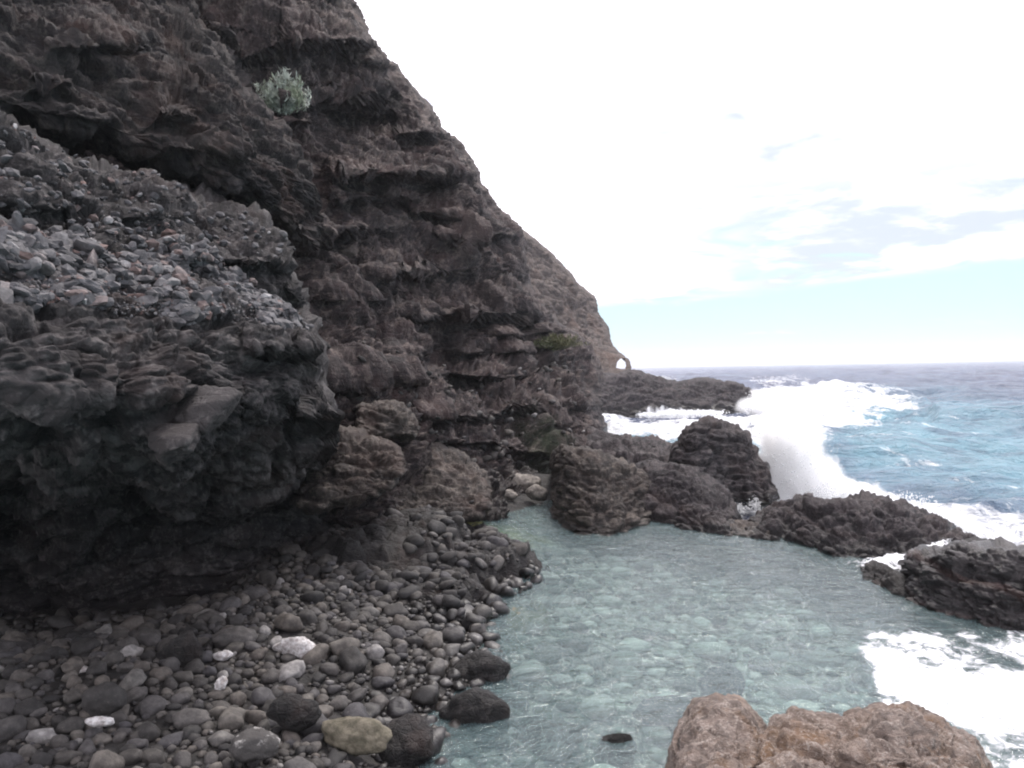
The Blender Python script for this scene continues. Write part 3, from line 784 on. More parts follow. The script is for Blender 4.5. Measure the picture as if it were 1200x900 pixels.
me = relief('rock', 'cols', fb2, None, step=1.3, wrap='ltr', edge=20, bulge=0.25, T=2.6, shrink=6, s=0.34, amp=0.42, dfun=fd2, nk=dict(strata=0.4, block=1.3, fine=0.55, seed=43),
            ledges=[(930,880,40,40,.12),(1040,870,60,30,.12),(1110,890,50,30,.1)])
rock_thing('ochre_boulder', me, M_fore, 'long tan fissured rock along the bottom edge, beside the white foam', 'boulder', 'ochre rocks in front of the pool')

# mid ledges left of the pool
def simple_relief(cols, d, label, mat, seed, s=0.4, name='rock_ledge', T=2.0, lean=1.2, edge=12, bulge=.4, amp=.7, cat='rock', group='rocks on the shelf at the cliff foot', nk=None):
    o = np.array(cols, float)
    def df(PX, PY):
        top = np.interp(PX[0], o[:, 0], o[:, 1]); bot = np.interp(PX[0], o[:, 0], o[:, 2])
        h = (bot[None] - PY) / np.maximum(bot - top, 4)[None]
        return d + lean * h ** 1.2 + 0 * PX
    me = relief(name, 'cols', o, None, step=1.5, wrap='ltrb', edge=edge, bulge=bulge, T=T, shrink=5, s=s, amp=amp, dfun=df, nk={**NKR, 'seed': seed, **(nk or {})})
    return rock_thing(name, me, mat, label, cat, group)
simple_relief([(345,535,590),(360,512,600),(375,500,600),(400,500,592),(430,510,586),(455,518,575),(468,524,560),(474,540,552)], 10.6,
              'brown-topped jutting ledge just right of the dark cave', M_brown, 51, s=0.42)
simple_relief([(416,478,500),(424,470,510),(440,468,516),(462,470,517),(476,478,516),(486,492,512),(489,502,508)], 12.6,
              'dark boulder perched on the ledge above the cave mouth', M_brown, 52, s=0.35, lean=.5, name='boulder', cat='boulder', T=1.2)
simple_relief([(430,560,602),(450,538,606),(475,524,608),(510,518,610),(540,528,610),(560,545,606),(571,560,598),(575,575,590)], 13.8,
              'broad grey rock between the jutting ledge and the pale round stones', M_brown, 53, s=0.45, lean=2.4)
# low wet platform at the left of the pool
def slab_rock(poly, z, h, label, mat, seed, amp=.12, step=.035, name='rock_platform', cat='rock platform', group=None, soft=.35):
    """a low mass of rock seen from above: poly round its foot, h its height over z"""
    pw = np.array([on_z(np.array(float(a)), np.array(float(b_)), z)[:2] for a, b_ in poly]); lo, hi = pw.min(0) - .3, pw.max(0) + .3
    nx, ny = int((hi[0] - lo[0]) / step) + 2, int((hi[1] - lo[1]) / step) + 2
    X, Y = np.meshgrid(np.linspace(lo[0], hi[0], nx), np.linspace(lo[1], hi[1], ny)); p = np.c_[X.ravel(), Y.ravel(), np.zeros(X.size)]
    sd_ = poly_sd(pw, p[:, 0], p[:, 1]) + .22 * fbm(p * 1.6, 4, .6, seed=seed)
    q = p + .25 * np.stack([fbm(p * 2, 2, seed=seed + 5), fbm(p * 2, 2, seed=seed + 6), 0 * sd_], -1)
    f1, f2, r1 = worley(q * np.array([1.6, 2.2, 1]), seed); g1, g2, r2 = worley(q * np.array([5, 6, 1]), seed + 1)
    lump = amp * (1.6 * (r1 - .5) + .9 * smooth(0, .3, f2 - f1) + .45 * r2 * smooth(0, .35, g2 - g1) + 1.3 * fbm(p * 1.3, 4, .55, seed=seed + 2) + -.55 * ridged(p * 3, 4, seed=seed + 3) + .35 * fbm(p * 7, 4, .6, seed=seed + 4) - .3)
    e = np.clip((sd_ + .05) / soft, 0, 1); up = np.sqrt(np.clip(1 - (1 - e) ** 2, 0, 1))
    lump = amp * 1.3 * np.tanh(lump / amp)
    p[:, 2] = z - .75 + up * (h + .75) + lump * up
    v, f, a = compact(p, grid_faces(ny, nx, sd_ > -.3), {'tone': r1 - .5, 'cell': r2})
    return rock_thing(name, mesh_np(name, v, f, a), mat, label, cat, group)
slab_rock([(325,628),(380,604),(440,596),(490,602),(530,618),(580,634),(622,647),(646,657),(620,668),(580,676),(530,684),(480,692),(430,694),(380,690),(345,668)], .1, .26, 'wide dark wet rock platform reaching to a point in the pool', M_wet, 61, amp=.09)
slab_rock([(330,640),(400,655),(480,668),(550,672),(565,690),(545,706),(480,708),(400,704),(350,684)], .15, .16, 'low lumpy dark rock between the wet platform and the shingle', M_wet, 65, amp=.08)
slab_rock([(332,645),(342,608),(400,594),(470,590),(520,602),(548,614),(535,634),(480,648),(400,654)], .52, .16, 'uneven dark rock behind the wet platform below the broad grey rock', M_wet, 62, amp=.09)
slab_rock([(478,545),(495,522),(530,518),(565,528),(592,543),(560,552)], .75, .10, 'pale sandy slab behind the broad grey rock', M_pale, 63, amp=.035, name='rock_ledge', cat='rock', group='rocks on the shelf at the cliff foot')
slab_rock([(560,735),(585,715),(625,702),(650,708),(640,728),(600,742),(575,748)], -.1, .07, 'low yellowish rock awash in the shallow left side of the pool', M_tan, 64, amp=.05, name='rock', cat='rock')
print('rocks', time.time() - T0)

# ================================================================== loose stones
def ico(n):
    import bmesh
    bm = bmesh.new(); bmesh.ops.create_icosphere(bm, subdivisions=n, radius=1)
    v = np.array([x.co[:] for x in bm.verts]); f = np.array([[q.index for q in x.verts] for x in bm.faces]); bm.free()
    return v, f
ICO = {n: ico(n) for n in (1, 2, 3, 4)}
def stone_shape(seed, n=3, rough=0.3, angular=0.0, squash=(1, 0.8, 0.62)):
    rg = np.random.RandomState(seed); v, f = ICO[n]
    v = v.copy()
    off = rg.rand(3) * 50
    r = 1 + rough * fbm(v * 0.9 + off, 3, 0.45, seed=seed)
    if angular:      # planes cut off the stone
        for k in range(9):
            d = rg.normal(size=3); d /= np.linalg.norm(d); c = 0.62 + 0.25 * rg.rand()
            dd = v @ d * r; r = np.where(dd > c, r * (1 + (c / np.maximum(dd, 1e-3) - 1) * angular), r)
    sq = np.array(squash) * (0.85 + 0.3 * rg.rand(3))
    return v * r[:, None] * sq, f

rng = np.random.RandomState(7)
cob_meshes = []
for k in range(14):
    v, f = stone_shape(100 + k, 3, 0.42, (0.9, 0.45, 0.7, 0.25)[k % 4])
    me = mesh_np('cobble', v, f); me.materials.append(M_cob); cob_meshes.append(me)

BEACH = [(-120,700),(0,702),(60,702),(130,700),(190,698),(250,690),(275,680),(292,665),(305,645),(322,625),(345,612),(400,622),(430,648),(440,676),(440,690),(500,688),(575,693),(582,720),(600,755),(606,790),(585,840),(562,870),(550,905),(550,1000),(-120,1000)]
poly_w = np.array([on_z(np.array(float(a)), np.array(float(b_)), 0.3)[:2] for a, b_ in BEACH])
lo, hi = poly_w.min(0), poly_w.max(0)
class Placer:
    def __init__(s, cell=0.15):
        s.c = cell; s.g = {}
    def ok(s, x, y, r, k):
        i, j = int(x // s.c), int(y // s.c); m = int((r + 0.25) // s.c) + 1
        for a in range(i - m, i + m + 1):
            for b_ in range(j - m, j + m + 1):
                for (qx, qy, qr) in s.g.get((a, b_), ()):
                    if (qx - x) ** 2 + (qy - y) ** 2 < ((qr + r) * k) ** 2:
                        return False
        s.g.setdefault((i, j), []).append((x, y, r)); return True
stones = []
pl = Placer()
special = [(347,757,.17),(94,790,.15),(300,872,.2),(565,785,.26),(560,832,.34),(478,866,.30),(418,856,.19)]
for sxp, syp, r in special:
    w_ = on_z(np.array(float(sxp)), np.array(float(syp)), 0.3); pl.ok(w_[0], w_[1], r, 0.1)
for (r0, r1, ntry, k) in ((0.10, 0.155, 620, 0.80), (0.07, 0.10, 3000, 0.77), (0.042, 0.07, 8000, 0.75), (0.025, 0.042, 14000, 0.75)):
    X = lo[0] + rng.rand(ntry) * (hi[0] - lo[0]); Y = lo[1] + rng.rand(ntry) * (hi[1] - lo[1])
    ins = poly_sd(poly_w, X, Y) > -0.05
    for x, y in zip(X[ins], Y[ins]):
        if math.hypot(x, y) < 4.2: continue
        left = smooth(2.0, -3.0, x + 0.25 * (y - 6))          # big cobbles towards the left
        r = r0 + (r1 - r0) * rng.rand() ** 1.5
        if r0 > 0.12 and rng.rand() > 0.25 + 0.75 * left: continue
        if pl.ok(x, y, r, k): stones.append((x, y, r))
# a second, looser layer of small ones lying in the hollows
X = lo[0] + rng.rand(5200) * (hi[0] - lo[0]); Y = lo[1] + rng.rand(5200) * (hi[1] - lo[1])
ins = poly_sd(poly_w, X, Y) > 0
for x, y in zip(X[ins], Y[ins]):
    if math.hypot(x, y) > 4.2: stones.append((x, y, 0.02 + 0.04 * rng.rand() ** 2))
S = np.array(stones); gzv = ground_z(S[:, 0], S[:, 1])
zz = gzv + S[:, 2] * 0.30
P3 = np.c_[S[:, 0], S[:, 1], zz]; px, py = project(P3)
inview = (px > -20) & (px < 1220) & (py < 915)
size = S[:, 2] / np.linalg.norm(P3 - CAM, axis=1) * inview
order = np.argsort(-size)
GST = []
def rnd_tone(rg):
    u = rg.rand()
    return u ** 0.9 * 0.93 if rg.rand() < 0.965 else 0.985
for k in order[:298]:
    me = cob_meshes[rng.randint(14)]
    o = link('cobble', me, None, parent=beach)
    r = S[k, 2]; o.location = P3[k]; o.scale = (r * 1.12, r * 1.12, r * 1.12)
    o.rotation_euler = (rng.normal() * 0.25, rng.normal() * 0.25, rng.rand() * 6.28)
def rot_z_tilt(n, rg, tilt=0.25):
    a = rg.rand(n) * 2 * np.pi; tx = rg.normal(size=n) * tilt; ty = rg.normal(size=n) * tilt
    ca, sa = np.cos(a), np.sin(a); cx, sx_ = np.cos(tx), np.sin(tx); cy, sy = np.cos(ty), np.sin(ty)
    Rz = np.zeros((n, 3, 3)); Rz[:, 0, 0] = ca; Rz[:, 0, 1] = -sa; Rz[:, 1, 0] = sa; Rz[:, 1, 1] = ca; Rz[:, 2, 2] = 1
    Rx = np.zeros((n, 3, 3)); Rx[:, 0, 0] = 1; Rx[:, 1, 1] = cx; Rx[:, 1, 2] = -sx_; Rx[:, 2, 1] = sx_; Rx[:, 2, 2] = cx
    Ry = np.zeros((n, 3, 3)); Ry[:, 1, 1] = 1; Ry[:, 0, 0] = cy; Ry[:, 0, 2] = sy; Ry[:, 2, 0] = -sy; Ry[:, 2, 2] = cy
    return Ry @ Rx @ Rz
def joined_stones(pos, rad, rg, n=2, shapes=10, rough=0.36, angular=0.5, tones=None, squash=(1, 0.8, 0.62), tilt=0.25):
    """many small stones as one mesh with a tone value each"""
    SH = [stone_shape(500 + k, n, rough, angular, squash) for k in range(shapes)]
    which = rg.randint(shapes, size=len(pos)); Rt = rot_z_tilt(len(pos), rg, tilt)
    V, F, A = [], [], []; base = 0
    tones = tones if tones is not None else np.array([rnd_tone(rg) for _ in range(len(pos))])
    for k in range(shapes):
        ix = np.where(which == k)[0]
        if not len(ix): continue
        v, f = SH[k]
        vv = np.einsum('nij,vj->nvi', Rt[ix], v) * rad[ix][:, None, None] + pos[ix][:, None]
        V.append(vv.reshape(-1, 3)); F.append((f[None] + (np.arange(len(ix)) * len(v))[:, None, None] + base).reshape(-1, 3))
        A.append(np.repeat(tones[ix], len(v))); base += len(ix) * len(v)
    return mesh_np('shingle', np.concatenate(V), np.concatenate(F), {'rnd': np.concatenate(A)})
rest = order[298:]
rb = rest[S[rest, 2] > 0.05]; rs = rest[S[rest, 2] <= 0.05]
print('stones', len(S), len(rb), len(rs))
me = joined_stones(P3[rb], S[rb, 2] * 1.12, rng, 2)
link('small_cobbles', me, M_cobs, parent=beach, kind='stuff')
me = joined_stones(P3[rs], S[rs, 2] * 1.1, rng, 1)
link('pebbles', me, M_cobs, parent=beach, kind='stuff')

# stones on the pool floor
BED = [(500,900),(530,840),(565,780),(560,730),(600,700),(650,650),(700,640),(850,640),(950,660),(1010,700),(1060,730),(1020,760),(1040,860),(1150,1000),(500,1000)]
bw = np.array([on_z(np.array(float(a)), np.array(float(b_)), -0.3)[:2] for a, b_ in BED]); lo, hi = bw.min(0), bw.max(0)
pl2 = Placer(0.2); bs = []
for (r0, r1, ntry) in ((0.16, 0.30, 500), (0.09, 0.16, 1800), (0.05, 0.09, 3500)):
    X = lo[0] + rng.rand(ntry) * (hi[0] - lo[0]); Y = lo[1] + rng.rand(ntry) * (hi[1] - lo[1])
    ins = poly_sd(bw, X, Y) > 0
    for x, y in zip(X[ins], Y[ins]):
        r = r0 + (r1 - r0) * rng.rand()
        if r0 > .15 and rng.rand() > .5: continue
        if pl2.ok(x, y, r, 0.9): bs.append((x, y, r))
S2 = np.array(bs); g2 = ground_z(S2[:, 0], S2[:, 1]); Pb = np.c_[S2[:, 0], S2[:, 1], g2 + S2[:, 2] * 0.12]
Pb[:, 2] = np.minimum(Pb[:, 2], -0.04 - 0.45 * S2[:, 2])
m, t, b, out = mat_new('sunken_stone'); M_sunk = m
pos = t.new('ShaderNodeNewGeometry').outputs['Position']; rnd = t.new('ShaderNodeObjectInfo').outputs['Random']
m2, t2, b2, out2 = mat_new('sunken_stones'); M_sunks = m2
def sunk(t, b, rnd):
    pos = t.new('ShaderNodeNewGeometry').outputs['Position']
    c = t.mix(t.ramp(rnd, 0.15, 0.9), (0.07, 0.07, 0.065), (0.46, 0.46, 0.42))
    n = t.noise(pos, 9, 6, 0.65)
    c = t.mix(t.ramp(n, 0.4, 0.7, 0, 0.5), c, (0.10, 0.12, 0.08))
    sz_ = t.new('ShaderNodeSeparateXYZ'); t.put(sz_.inputs[0], pos)
    sh = t.mix(t.ramp(rnd, 0.2, 0.95), (0.035, 0.031, 0.030), (0.30, 0.28, 0.26))
    c = t.mix(t.math('MULTIPLY', t.ramp(sz_.outputs[2], -0.50, -0.15), 0.85), c, sh)
    t.put(b.inputs['Base Color'], c); b.inputs['Roughness'].default_value = 0.8
sunk(t, b, rnd); sunk(t2, b2, t2.new('ShaderNodeAttribute', attribute_name='rnd').outputs['Fac'])
sk = []
for k in range(8):
    v, f = stone_shape(300 + k, 2, 0.25, 0.4, (1, .85, .5)); me = mesh_np('sunken_stone', v, f); me.materials.append(M_sunk); sk.append(me)
sz = S2[:, 2] / np.linalg.norm(Pb - CAM, axis=1); od = np.argsort(-sz)
for k in od[:290]:
    o = link('sunken_stone', sk[rng.randint(8)], None, parent=beach); o.location = Pb[k]; r = S2[k, 2]; o.scale = (r, r, r)
    o.rotation_euler = (rng.normal() * 0.15, rng.normal() * 0.15, rng.rand() * 6.28)
rr2 = od[290:]
link('sunken_shingle', joined_stones(Pb[rr2], S2[rr2, 2], rng, 1, tones=rng.rand(len(rr2)), squash=(1, .85, .5), tilt=.15), M_sunks, parent=beach, kind='stuff')

# named boulders at the water's edge and on the beach
def boulder(px_, py_, z_, r, mat, label, seed, squash=(1, .8, .7), rough=.35, angular=.6, rz=0.0, tilt=0.0, group=None, name='boulder', cat='boulder', n=4, amp=.05):
    w_ = on_z(np.array(float(px_)), np.array(float(py_)), z_)
    v, f = stone_shape(seed, n, rough, angular, squash)
    d = amp * (fbm(v * 3.0 + seed, 4, .55, seed=seed)) * 1.6 + amp * .5 * (smooth(0, .3, (lambda a: a[1] - a[0])(worley(v * 2.6, seed))) - .5)
    nn = v / np.linalg.norm(v, axis=1, keepdims=True)
    v = (v + nn * d[:, None]) * r
    cz, sz_ = math.cos(rz), math.sin(rz); v = v @ np.array([[cz, sz_, 0], [-sz_, cz, 0], [0, 0, 1]])
    ct, st = math.cos(tilt), math.sin(tilt); v = v @ np.array([[ct, 0, -st], [0, 1, 0], [st, 0, ct]])
    me = mesh_np(name, v + w_, f, {'tone': np.zeros(len(v)), 'cell': np.zeros(len(v))})
    return rock_thing(name, me, mat, label, cat, group)
GB = 'dark boulders at the edge of the pool'
boulder(566, 786, .05, .26, M_wet, 'rounded dark boulder at the pool edge, above the flat wet one', 701, (1, .8, .75), angular=.3, group=GB)
boulder(558, 834, .02, .33, M_wet, 'flat angular wet black boulder at the pool edge below the rounded dark one', 702, (1, .6, .55), rz=.3, group=GB)
boulder(478, 872, .12, .26, M_wet, 'large black wet boulder near the bottom edge where beach meets pool', 703, (1, .8, .8), angular=.3, group=GB)
boulder(722, 878, -.10, .17, M_wet, 'small pointed black rock poking out of the shallow pool', 704, (.8, .6, 1.1), group=GB)
boulder(845, 806, -.30, .22, M_wet, 'sunken dark rock just behind the ochre boulder', 705, (1, .8, .9), angular=.2, group=GB)
boulder(640, 862, -.22, .30, M_wet, 'low dark rock under water left of the small pointed rock', 706, (1.2, .8, .4), angular=.3, group=GB)
boulder(785, 832, -.4, .3, M_wet, 'sunken dark flat rock in the middle of the near pool', 707, (1.2, .8, .5), angular=.3, group=GB)
GW = 'pale stones on the shingle beach'
boulder(347, 758, .40, .165, M_white, 'blocky white stone standing out on the grey shingle', 711, (1.2, .7, .62), angular=.9, group=GW, name='white_stone', cat='stone')
boulder(94, 790, .44, .12, M_white, 'rounded whitish stone near the shaded cave at the left', 712, (1.1, .8, .62), angular=.2, group=GW, name='white_stone', cat='stone')
boulder(300, 874, .40, .145, M_patched, 'grey stone with a chalky white patch near the bottom edge', 713, (1, .8, .8), angular=.6, group=GW, name='white_stone', cat='stone')
boulder(262, 768, .42, .085, M_white, 'small oval white pebble below the big rounded cobble by the cave', 714, (1.1, .8, .6), angular=.1, group=GW, name='white_stone', cat='stone')
boulder(259, 802, .42, .08, M_white, 'small bright white stone tilted among grey cobbles', 715, (.7, .7, 1), angular=.3, tilt=.5, group=GW, name='white_stone', cat='stone')
boulder(118, 846, .50, .075, M_white, 'white half-buried stone among the large cobbles at bottom left', 716, (1.3, .8, .5), angular=.3, group=GW, name='white_stone', cat='stone')
boulder(540, 686, .16, .12, M_white, 'white stone on the edge of the wet platform', 717, (1.1, .8, .5), angular=.3, group=GW, name='white_stone', cat='stone')
boulder(418, 862, .30, .21, M_tan, 'speckled tan elongated stone beside the large black boulder', 718, (1.25, .6, .62), angular=.2, rz=-.4, name='tan_stone', cat='stone')
boulder(347, 834, .42, .17, M_wet, 'dark smooth rounded stone in the middle of the shingle', 719, (1, .7, .7), angular=.2, name='dark_stone', cat='stone')
boulder(122, 822, .48, .155, M_cob, 'domed brown-grey cobble resting on others at the left', 720, (1, .8, .85), angular=.2, rough=.15, name='dark_stone', cat='stone')
boulder(275, 748, .45, .17, M_cob, 'big smooth rounded cobble at the foot of the cave wall', 721, (1.15, .8, .7), angular=.0, rough=.12, name='dark_stone', cat='stone')
boulder(215, 770, .45, .21, M_wet, 'dark greenish block leaning among cobbles by the cave', 722, (1, .7, .85), angular=.5, name='dark_stone', cat='stone')
GP = 'pale round stones at the far end of the pool'
for k, (a, b_, r, lab) in enumerate([(583,568,.30,'pale round stone beside the broad grey rock at the far shore'),(612,570,.36,'largest pale round stone at the far shore of the pool'),
                                     (596,580,.16,'small whitish stone between the two larger pale stones'),(630,578,.22,'low pale stone next to the blocky brown-grey rock')]):
    boulder(a, b_, .25, r, M_pale, lab, 730 + k, (1.1, .8, .7), angular=.3, group=GP, name='pale_stone', cat='stone')

# rubble on the slope of the buttress
def scatter_on(G, N, PX, PY, poly, n, r0, r1, rg, powr=2.0):
    sd_ = poly_sd(poly, PX.ravel(), PY.ravel())
    ix = np.where(sd_ > 0)[0]; ix = ix[rg.randint(len(ix), size=n)]
    P = G.reshape(-1, 3)[ix]; r = r0 + (r1 - r0) * rg.rand(n) ** powr
    P = P + rg.normal(size=(n, 3)) * 0.02; P[:, 2] += r * 0.25
    return P, r
rub = [(-60,275),(60,268),(120,290),(200,282),(260,300),(330,345),(372,385),(340,392),(270,372),(200,368),(130,358),(60,345),(-60,345)]
P, r = scatter_on(GC, NC, PXC, PYC, rub, 16000, 0.012, 0.125, rng, 4.2)
kp = perlin(P * np.array([1.3, 1.3, 2]), 9) + .5 * perlin(P * 4, 10) > -.12 - .25 * (r < .03); P, r = P[kp], r[kp]
sz = r / np.linalg.norm(P - CAM, axis=1); od = np.argsort(-sz)
M_rub = stone_mat('rubble_stone', True, -5); M_rubs = stone_mat('rubble_stones', False, -5)
for mm in (M_rub, M_rubs):
    for n_ in mm.node_tree.nodes:
        if n_.type == 'VALTORGB':
            for e_, c_ in zip(n_.color_ramp.elements, [(.035,.035,.04),(.065,.063,.07),(.11,.105,.11),(.085,.083,.092),(.15,.145,.15),(.12,.07,.062),(.21,.205,.21),(.33,.32,.33)]):
                e_.color = (*c_, 1)
rm = []
for k in range(10):
    v, f = stone_shape(800 + k, 3, .3, 1.0, (1, .7, .42)); me = mesh_np('rubble_stone', v, f, smooth_=False); me.materials.append(M_rub); rm.append(me)
for k in od[:280]:
    o = link('rubble_stone', rm[rng.randint(10)], None, parent=butt); o.location = P[k]; q = r[k]; o.scale = (q, q, q)
    o.rotation_euler = (rng.normal() * .5, rng.normal() * .5, rng.rand() * 6.28)
k = od[280:]
me = joined_stones(P[k], r[k], rng, 1, angular=.95, squash=(1, .75, .5), tilt=.5); me.polygons.foreach_set('use_smooth', np.zeros(len(me.polygons), bool))
link('rubble', me, M_rubs, parent=butt, kind='stuff')
# rubble and fallen bits on the other ledges
u1 = [(0,150),(60,175),(160,205),(250,240),(320,265),(338,300),(250,290),(120,280),(0,262)]
P, r = scatter_on(GC, NC, PXC, PYC, u1, 900, .015, .08, rng, 3)
me = joined_stones(P, r, rng, 1, angular=.95, squash=(1, .75, .5), tilt=.5); me.polygons.foreach_set('use_smooth', np.zeros(len(me.polygons), bool))
link('ledge_rubble', me, M_rubs, parent=butt, kind='stuff')
u2 = [(380,420),(700,440),(700,520),(640,545),(560,545),(480,520),(380,500)]
P, r = scatter_on(GA, NA, PXA, PYA, u2, 420, .03, .20, rng, 4)
me = joined_stones(P, r, rng, 1, angular=.95, squash=(1, .75, .5), tilt=.5)
link('fallen_rubble', me, M_cobs, parent=cliff, kind='stuff')

# broken pale slabs under the face of the buttress
def slab(cx, cy, d, w_, h_, th_, rz, tilt, lean_, seed, label):
    v, f = stone_shape(seed, 4, .5, 1.0, (w_, th_, h_)); v = v * (1 + .18 * (worley(v * 9, seed)[2] - .5))[:, None]
    e = Euler((lean_, tilt, rz)); Rm = np.array(e.to_matrix()); v = v @ Rm.T + at(np.array(float(cx)), np.array(float(cy)), np.array(d))
    me = mesh_np('rock_slab', v, f, {'tone': np.zeros(len(v)), 'cell': np.ones(len(v)) * .8}); 
    o = link('rock_slab', me, M_butt, parent=butt); o['label'] = label
slab(238, 482, 5.75, .24, .16, .28, .3, -.35, .3, 901, 'pale angular block under the face')
slab(206, 514, 5.45, .21, .085, .22, .3, -.2, .2, 902, 'pale wedge-shaped slab under the face')
rg_ = np.random.RandomState(77)
pwp = np.array([on_z(np.array(float(a)), np.array(float(b_)), .3)[:2] for a, b_ in [(335,612),(400,600),(470,596),(540,606),(590,628),(635,652),(600,676),(560,712),(470,712),(400,700),(350,672)]])
lo, hi = pwp.min(0), pwp.max(0); X = lo[0] + rg_.rand(3000) * (hi[0] - lo[0]); Y = lo[1] + rg_.rand(3000) * (hi[1] - lo[1])
ins = (poly_sd(pwp, X, Y) > 0) & (perlin(np.c_[X * .9, Y * .9, 0 * X], 5) > -.15); X, Y = X[ins], Y[ins]; r = .03 + .16 * rg_.rand(len(X)) ** 2.5
dg = bpy.context.evaluated_depsgraph_get()
Z = []
for x_, y_ in zip(X, Y):
    hit = SC.ray_cast(dg, Vector((x_, y_, 1.6)), Vector((0, 0, -1)), distance=3)
    Z.append(hit[1][2] if hit[0] else .2)
P = np.c_[X, Y, np.array(Z) + r * .2]
ok_ = P[:, 2] < .72; P, r = P[ok_], r[ok_]
me = joined_stones(P, r, rg_, 2, angular=.95, squash=(1, .75, .55), tilt=.35, tones=rg_.rand(len(r)) ** 1.6 * .72)
link('shelf_rubble', me, M_cobs, parent=beach, kind='stuff')
print('stones done', time.time() - T0)

# ================================================================== shrub on the cliff
def shrub(cx, cy, n, spread, hgt, label, seed, cola, colb, name='shrub'):
    i = np.argmin((PXA - cx) ** 2 + (PYA - cy) ** 2); base = GA.reshape(-1, 3)[i].copy()
    toward = (CAM - base); toward /= np.linalg.norm(toward); base = base + toward * .6
    rg = np.random.RandomState(seed)
    root = link(name, None, None, label=label, cat='shrub', loc=Vector(base))
    V, F = [], []; SV, SF = [], []
    for k in range(n):
        a = rg.rand() * 6.28; s_ = rg.rand() ** .6 * spread * (1 + .35 * math.sin(a * 2 + 1)); h = hgt * (0.35 + .8 * rg.rand() ** 1.3) * (1.1 - .4 * (s_ / spread))
        tip = np.array([math.cos(a) * s_, math.sin(a) * s_ * .6, h]) + toward * .15
        m_ = tip * .5 + np.array([0, 0, .18 * h])
        ts = np.linspace(0, 1, 7)
        pts = (2 * (1 - ts) * ts)[:, None] * m_ + (ts ** 2)[:, None] * tip
        wd = .012
        side = np.cross(tip, toward); side /= np.linalg.norm(side) + 1e-9
        if k < 60:
            b0 = len(SV)
            for q, t_ in zip(pts, ts):
                SV += [q - side * wd * (1.2 - t_), q + side * wd * (1.2 - t_), q + toward * wd * (1.2 - t_)]
            for j in range(6):
                for e in range(3):
                    a0, a1 = b0 + j * 3 + e, b0 + j * 3 + (e + 1) % 3; SF.append((a0, a1, a1 + 3, a0 + 3))
        for j in range(26):        # narrow leaves along the upper shoot
            t_ = .12 + .88 * rg.rand(); q = (2 * (1 - t_) * t_) * m_ + t_ ** 2 * tip + rg.normal(size=3) * .03
            dr = rg.normal(size=3) * .6 + np.array([0, 0, .9]); dr /= np.linalg.norm(dr); sd_ = np.cross(dr, rg.normal(size=3)); sd_ /= np.linalg.norm(sd_)
            L = .10 + .08 * rg.rand(); b0 = len(V)
            V += [q - sd_ * .008, q + sd_ * .008, q + dr * L * .6 + sd_ * .012, q + dr * L, q + dr * L * .6 - sd_ * .012]
            F += [(b0, b0 + 1, b0 + 2), (b0, b0 + 2, b0 + 4), (b0 + 4, b0 + 2, b0 + 3)]
    mm, t, b, out = mat_new(name + '_leaf'); pos = t.new('ShaderNodeNewGeometry').outputs['Position']
    t.put(b.inputs['Base Color'], t.mix(t.ramp(t.noise(pos, 2.2, 4, .6), .4, .6), cola, colb)); b.inputs['Roughness'].default_value = .7
    ms, t, b, out = mat_new(name + '_stem'); b.inputs['Base Color'].default_value = (.20, .19, .15, 1); b.inputs['Roughness'].default_value = .9
    link('stems', mesh_np('stems', np.array(SV), np.array(SF)), ms, parent=root)
    link('foliage', mesh_np('foliage', np.array(V), np.array(F), smooth_=False), mm, parent=root, kind='stuff')
    return root
shrub(336, 100, 120, .50, .80, 'silvery green shrub growing high on the dark cliff', 3, (.22, .25, .17), (.40, .42, .37))
shrub(634, 421, 60, .8, .4, 'low yellow-green shrub on the slope at the foot of the cliff', 4, (.06, .07, .025), (.13, .125, .06))

# ================================================================== spray and foam
def droplets(name, emit, label, kind='stuff', seed=1, parent=None):
    """emit: list of (centre, radii, count, size, lean) clusters of drops"""
    rg = np.random.RandomState(seed); V, F = [], []; base = 0
    oct_v = np.array([[1,0,0],[-1,0,0],[0,1,0],[0,-1,0],[0,0,1],[0,0,-1]], float)
    oct_f = np.array([[0,2,4],[2,1,4],[1,3,4],[3,0,4],[2,0,5],[1,2,5],[3,1,5],[0,3,5]])
    for c, rad_, n, sz_, pw in emit:
        d = rg.normal(size=(n, 3)); d /= np.linalg.norm(d, axis=1, keepdims=True)
        r = rg.rand(n, 1) ** pw
        q = d * r
        q = q + 0.35 * r * np.stack([fbm(q * 2.2 + 5 * k + seed, 3, .6, seed=k) for k in range(3)], -1)
        P = np.array(c) + q * np.array(rad_)
        s_ = sz_ * (0.4 + rg.rand(n) ** 2 * 1.4)
        V.append((P[:, None] + oct_v[None] * s_[:, None, None]).reshape(-1, 3))
        F.append((oct_f[None] + (np.arange(n) * 6)[:, None, None] + base).reshape(-1, 3)); base += n * 6
    return link(name, mesh_np(name, np.concatenate(V), np.concatenate(F)), M_spray, kind=kind, label=label)
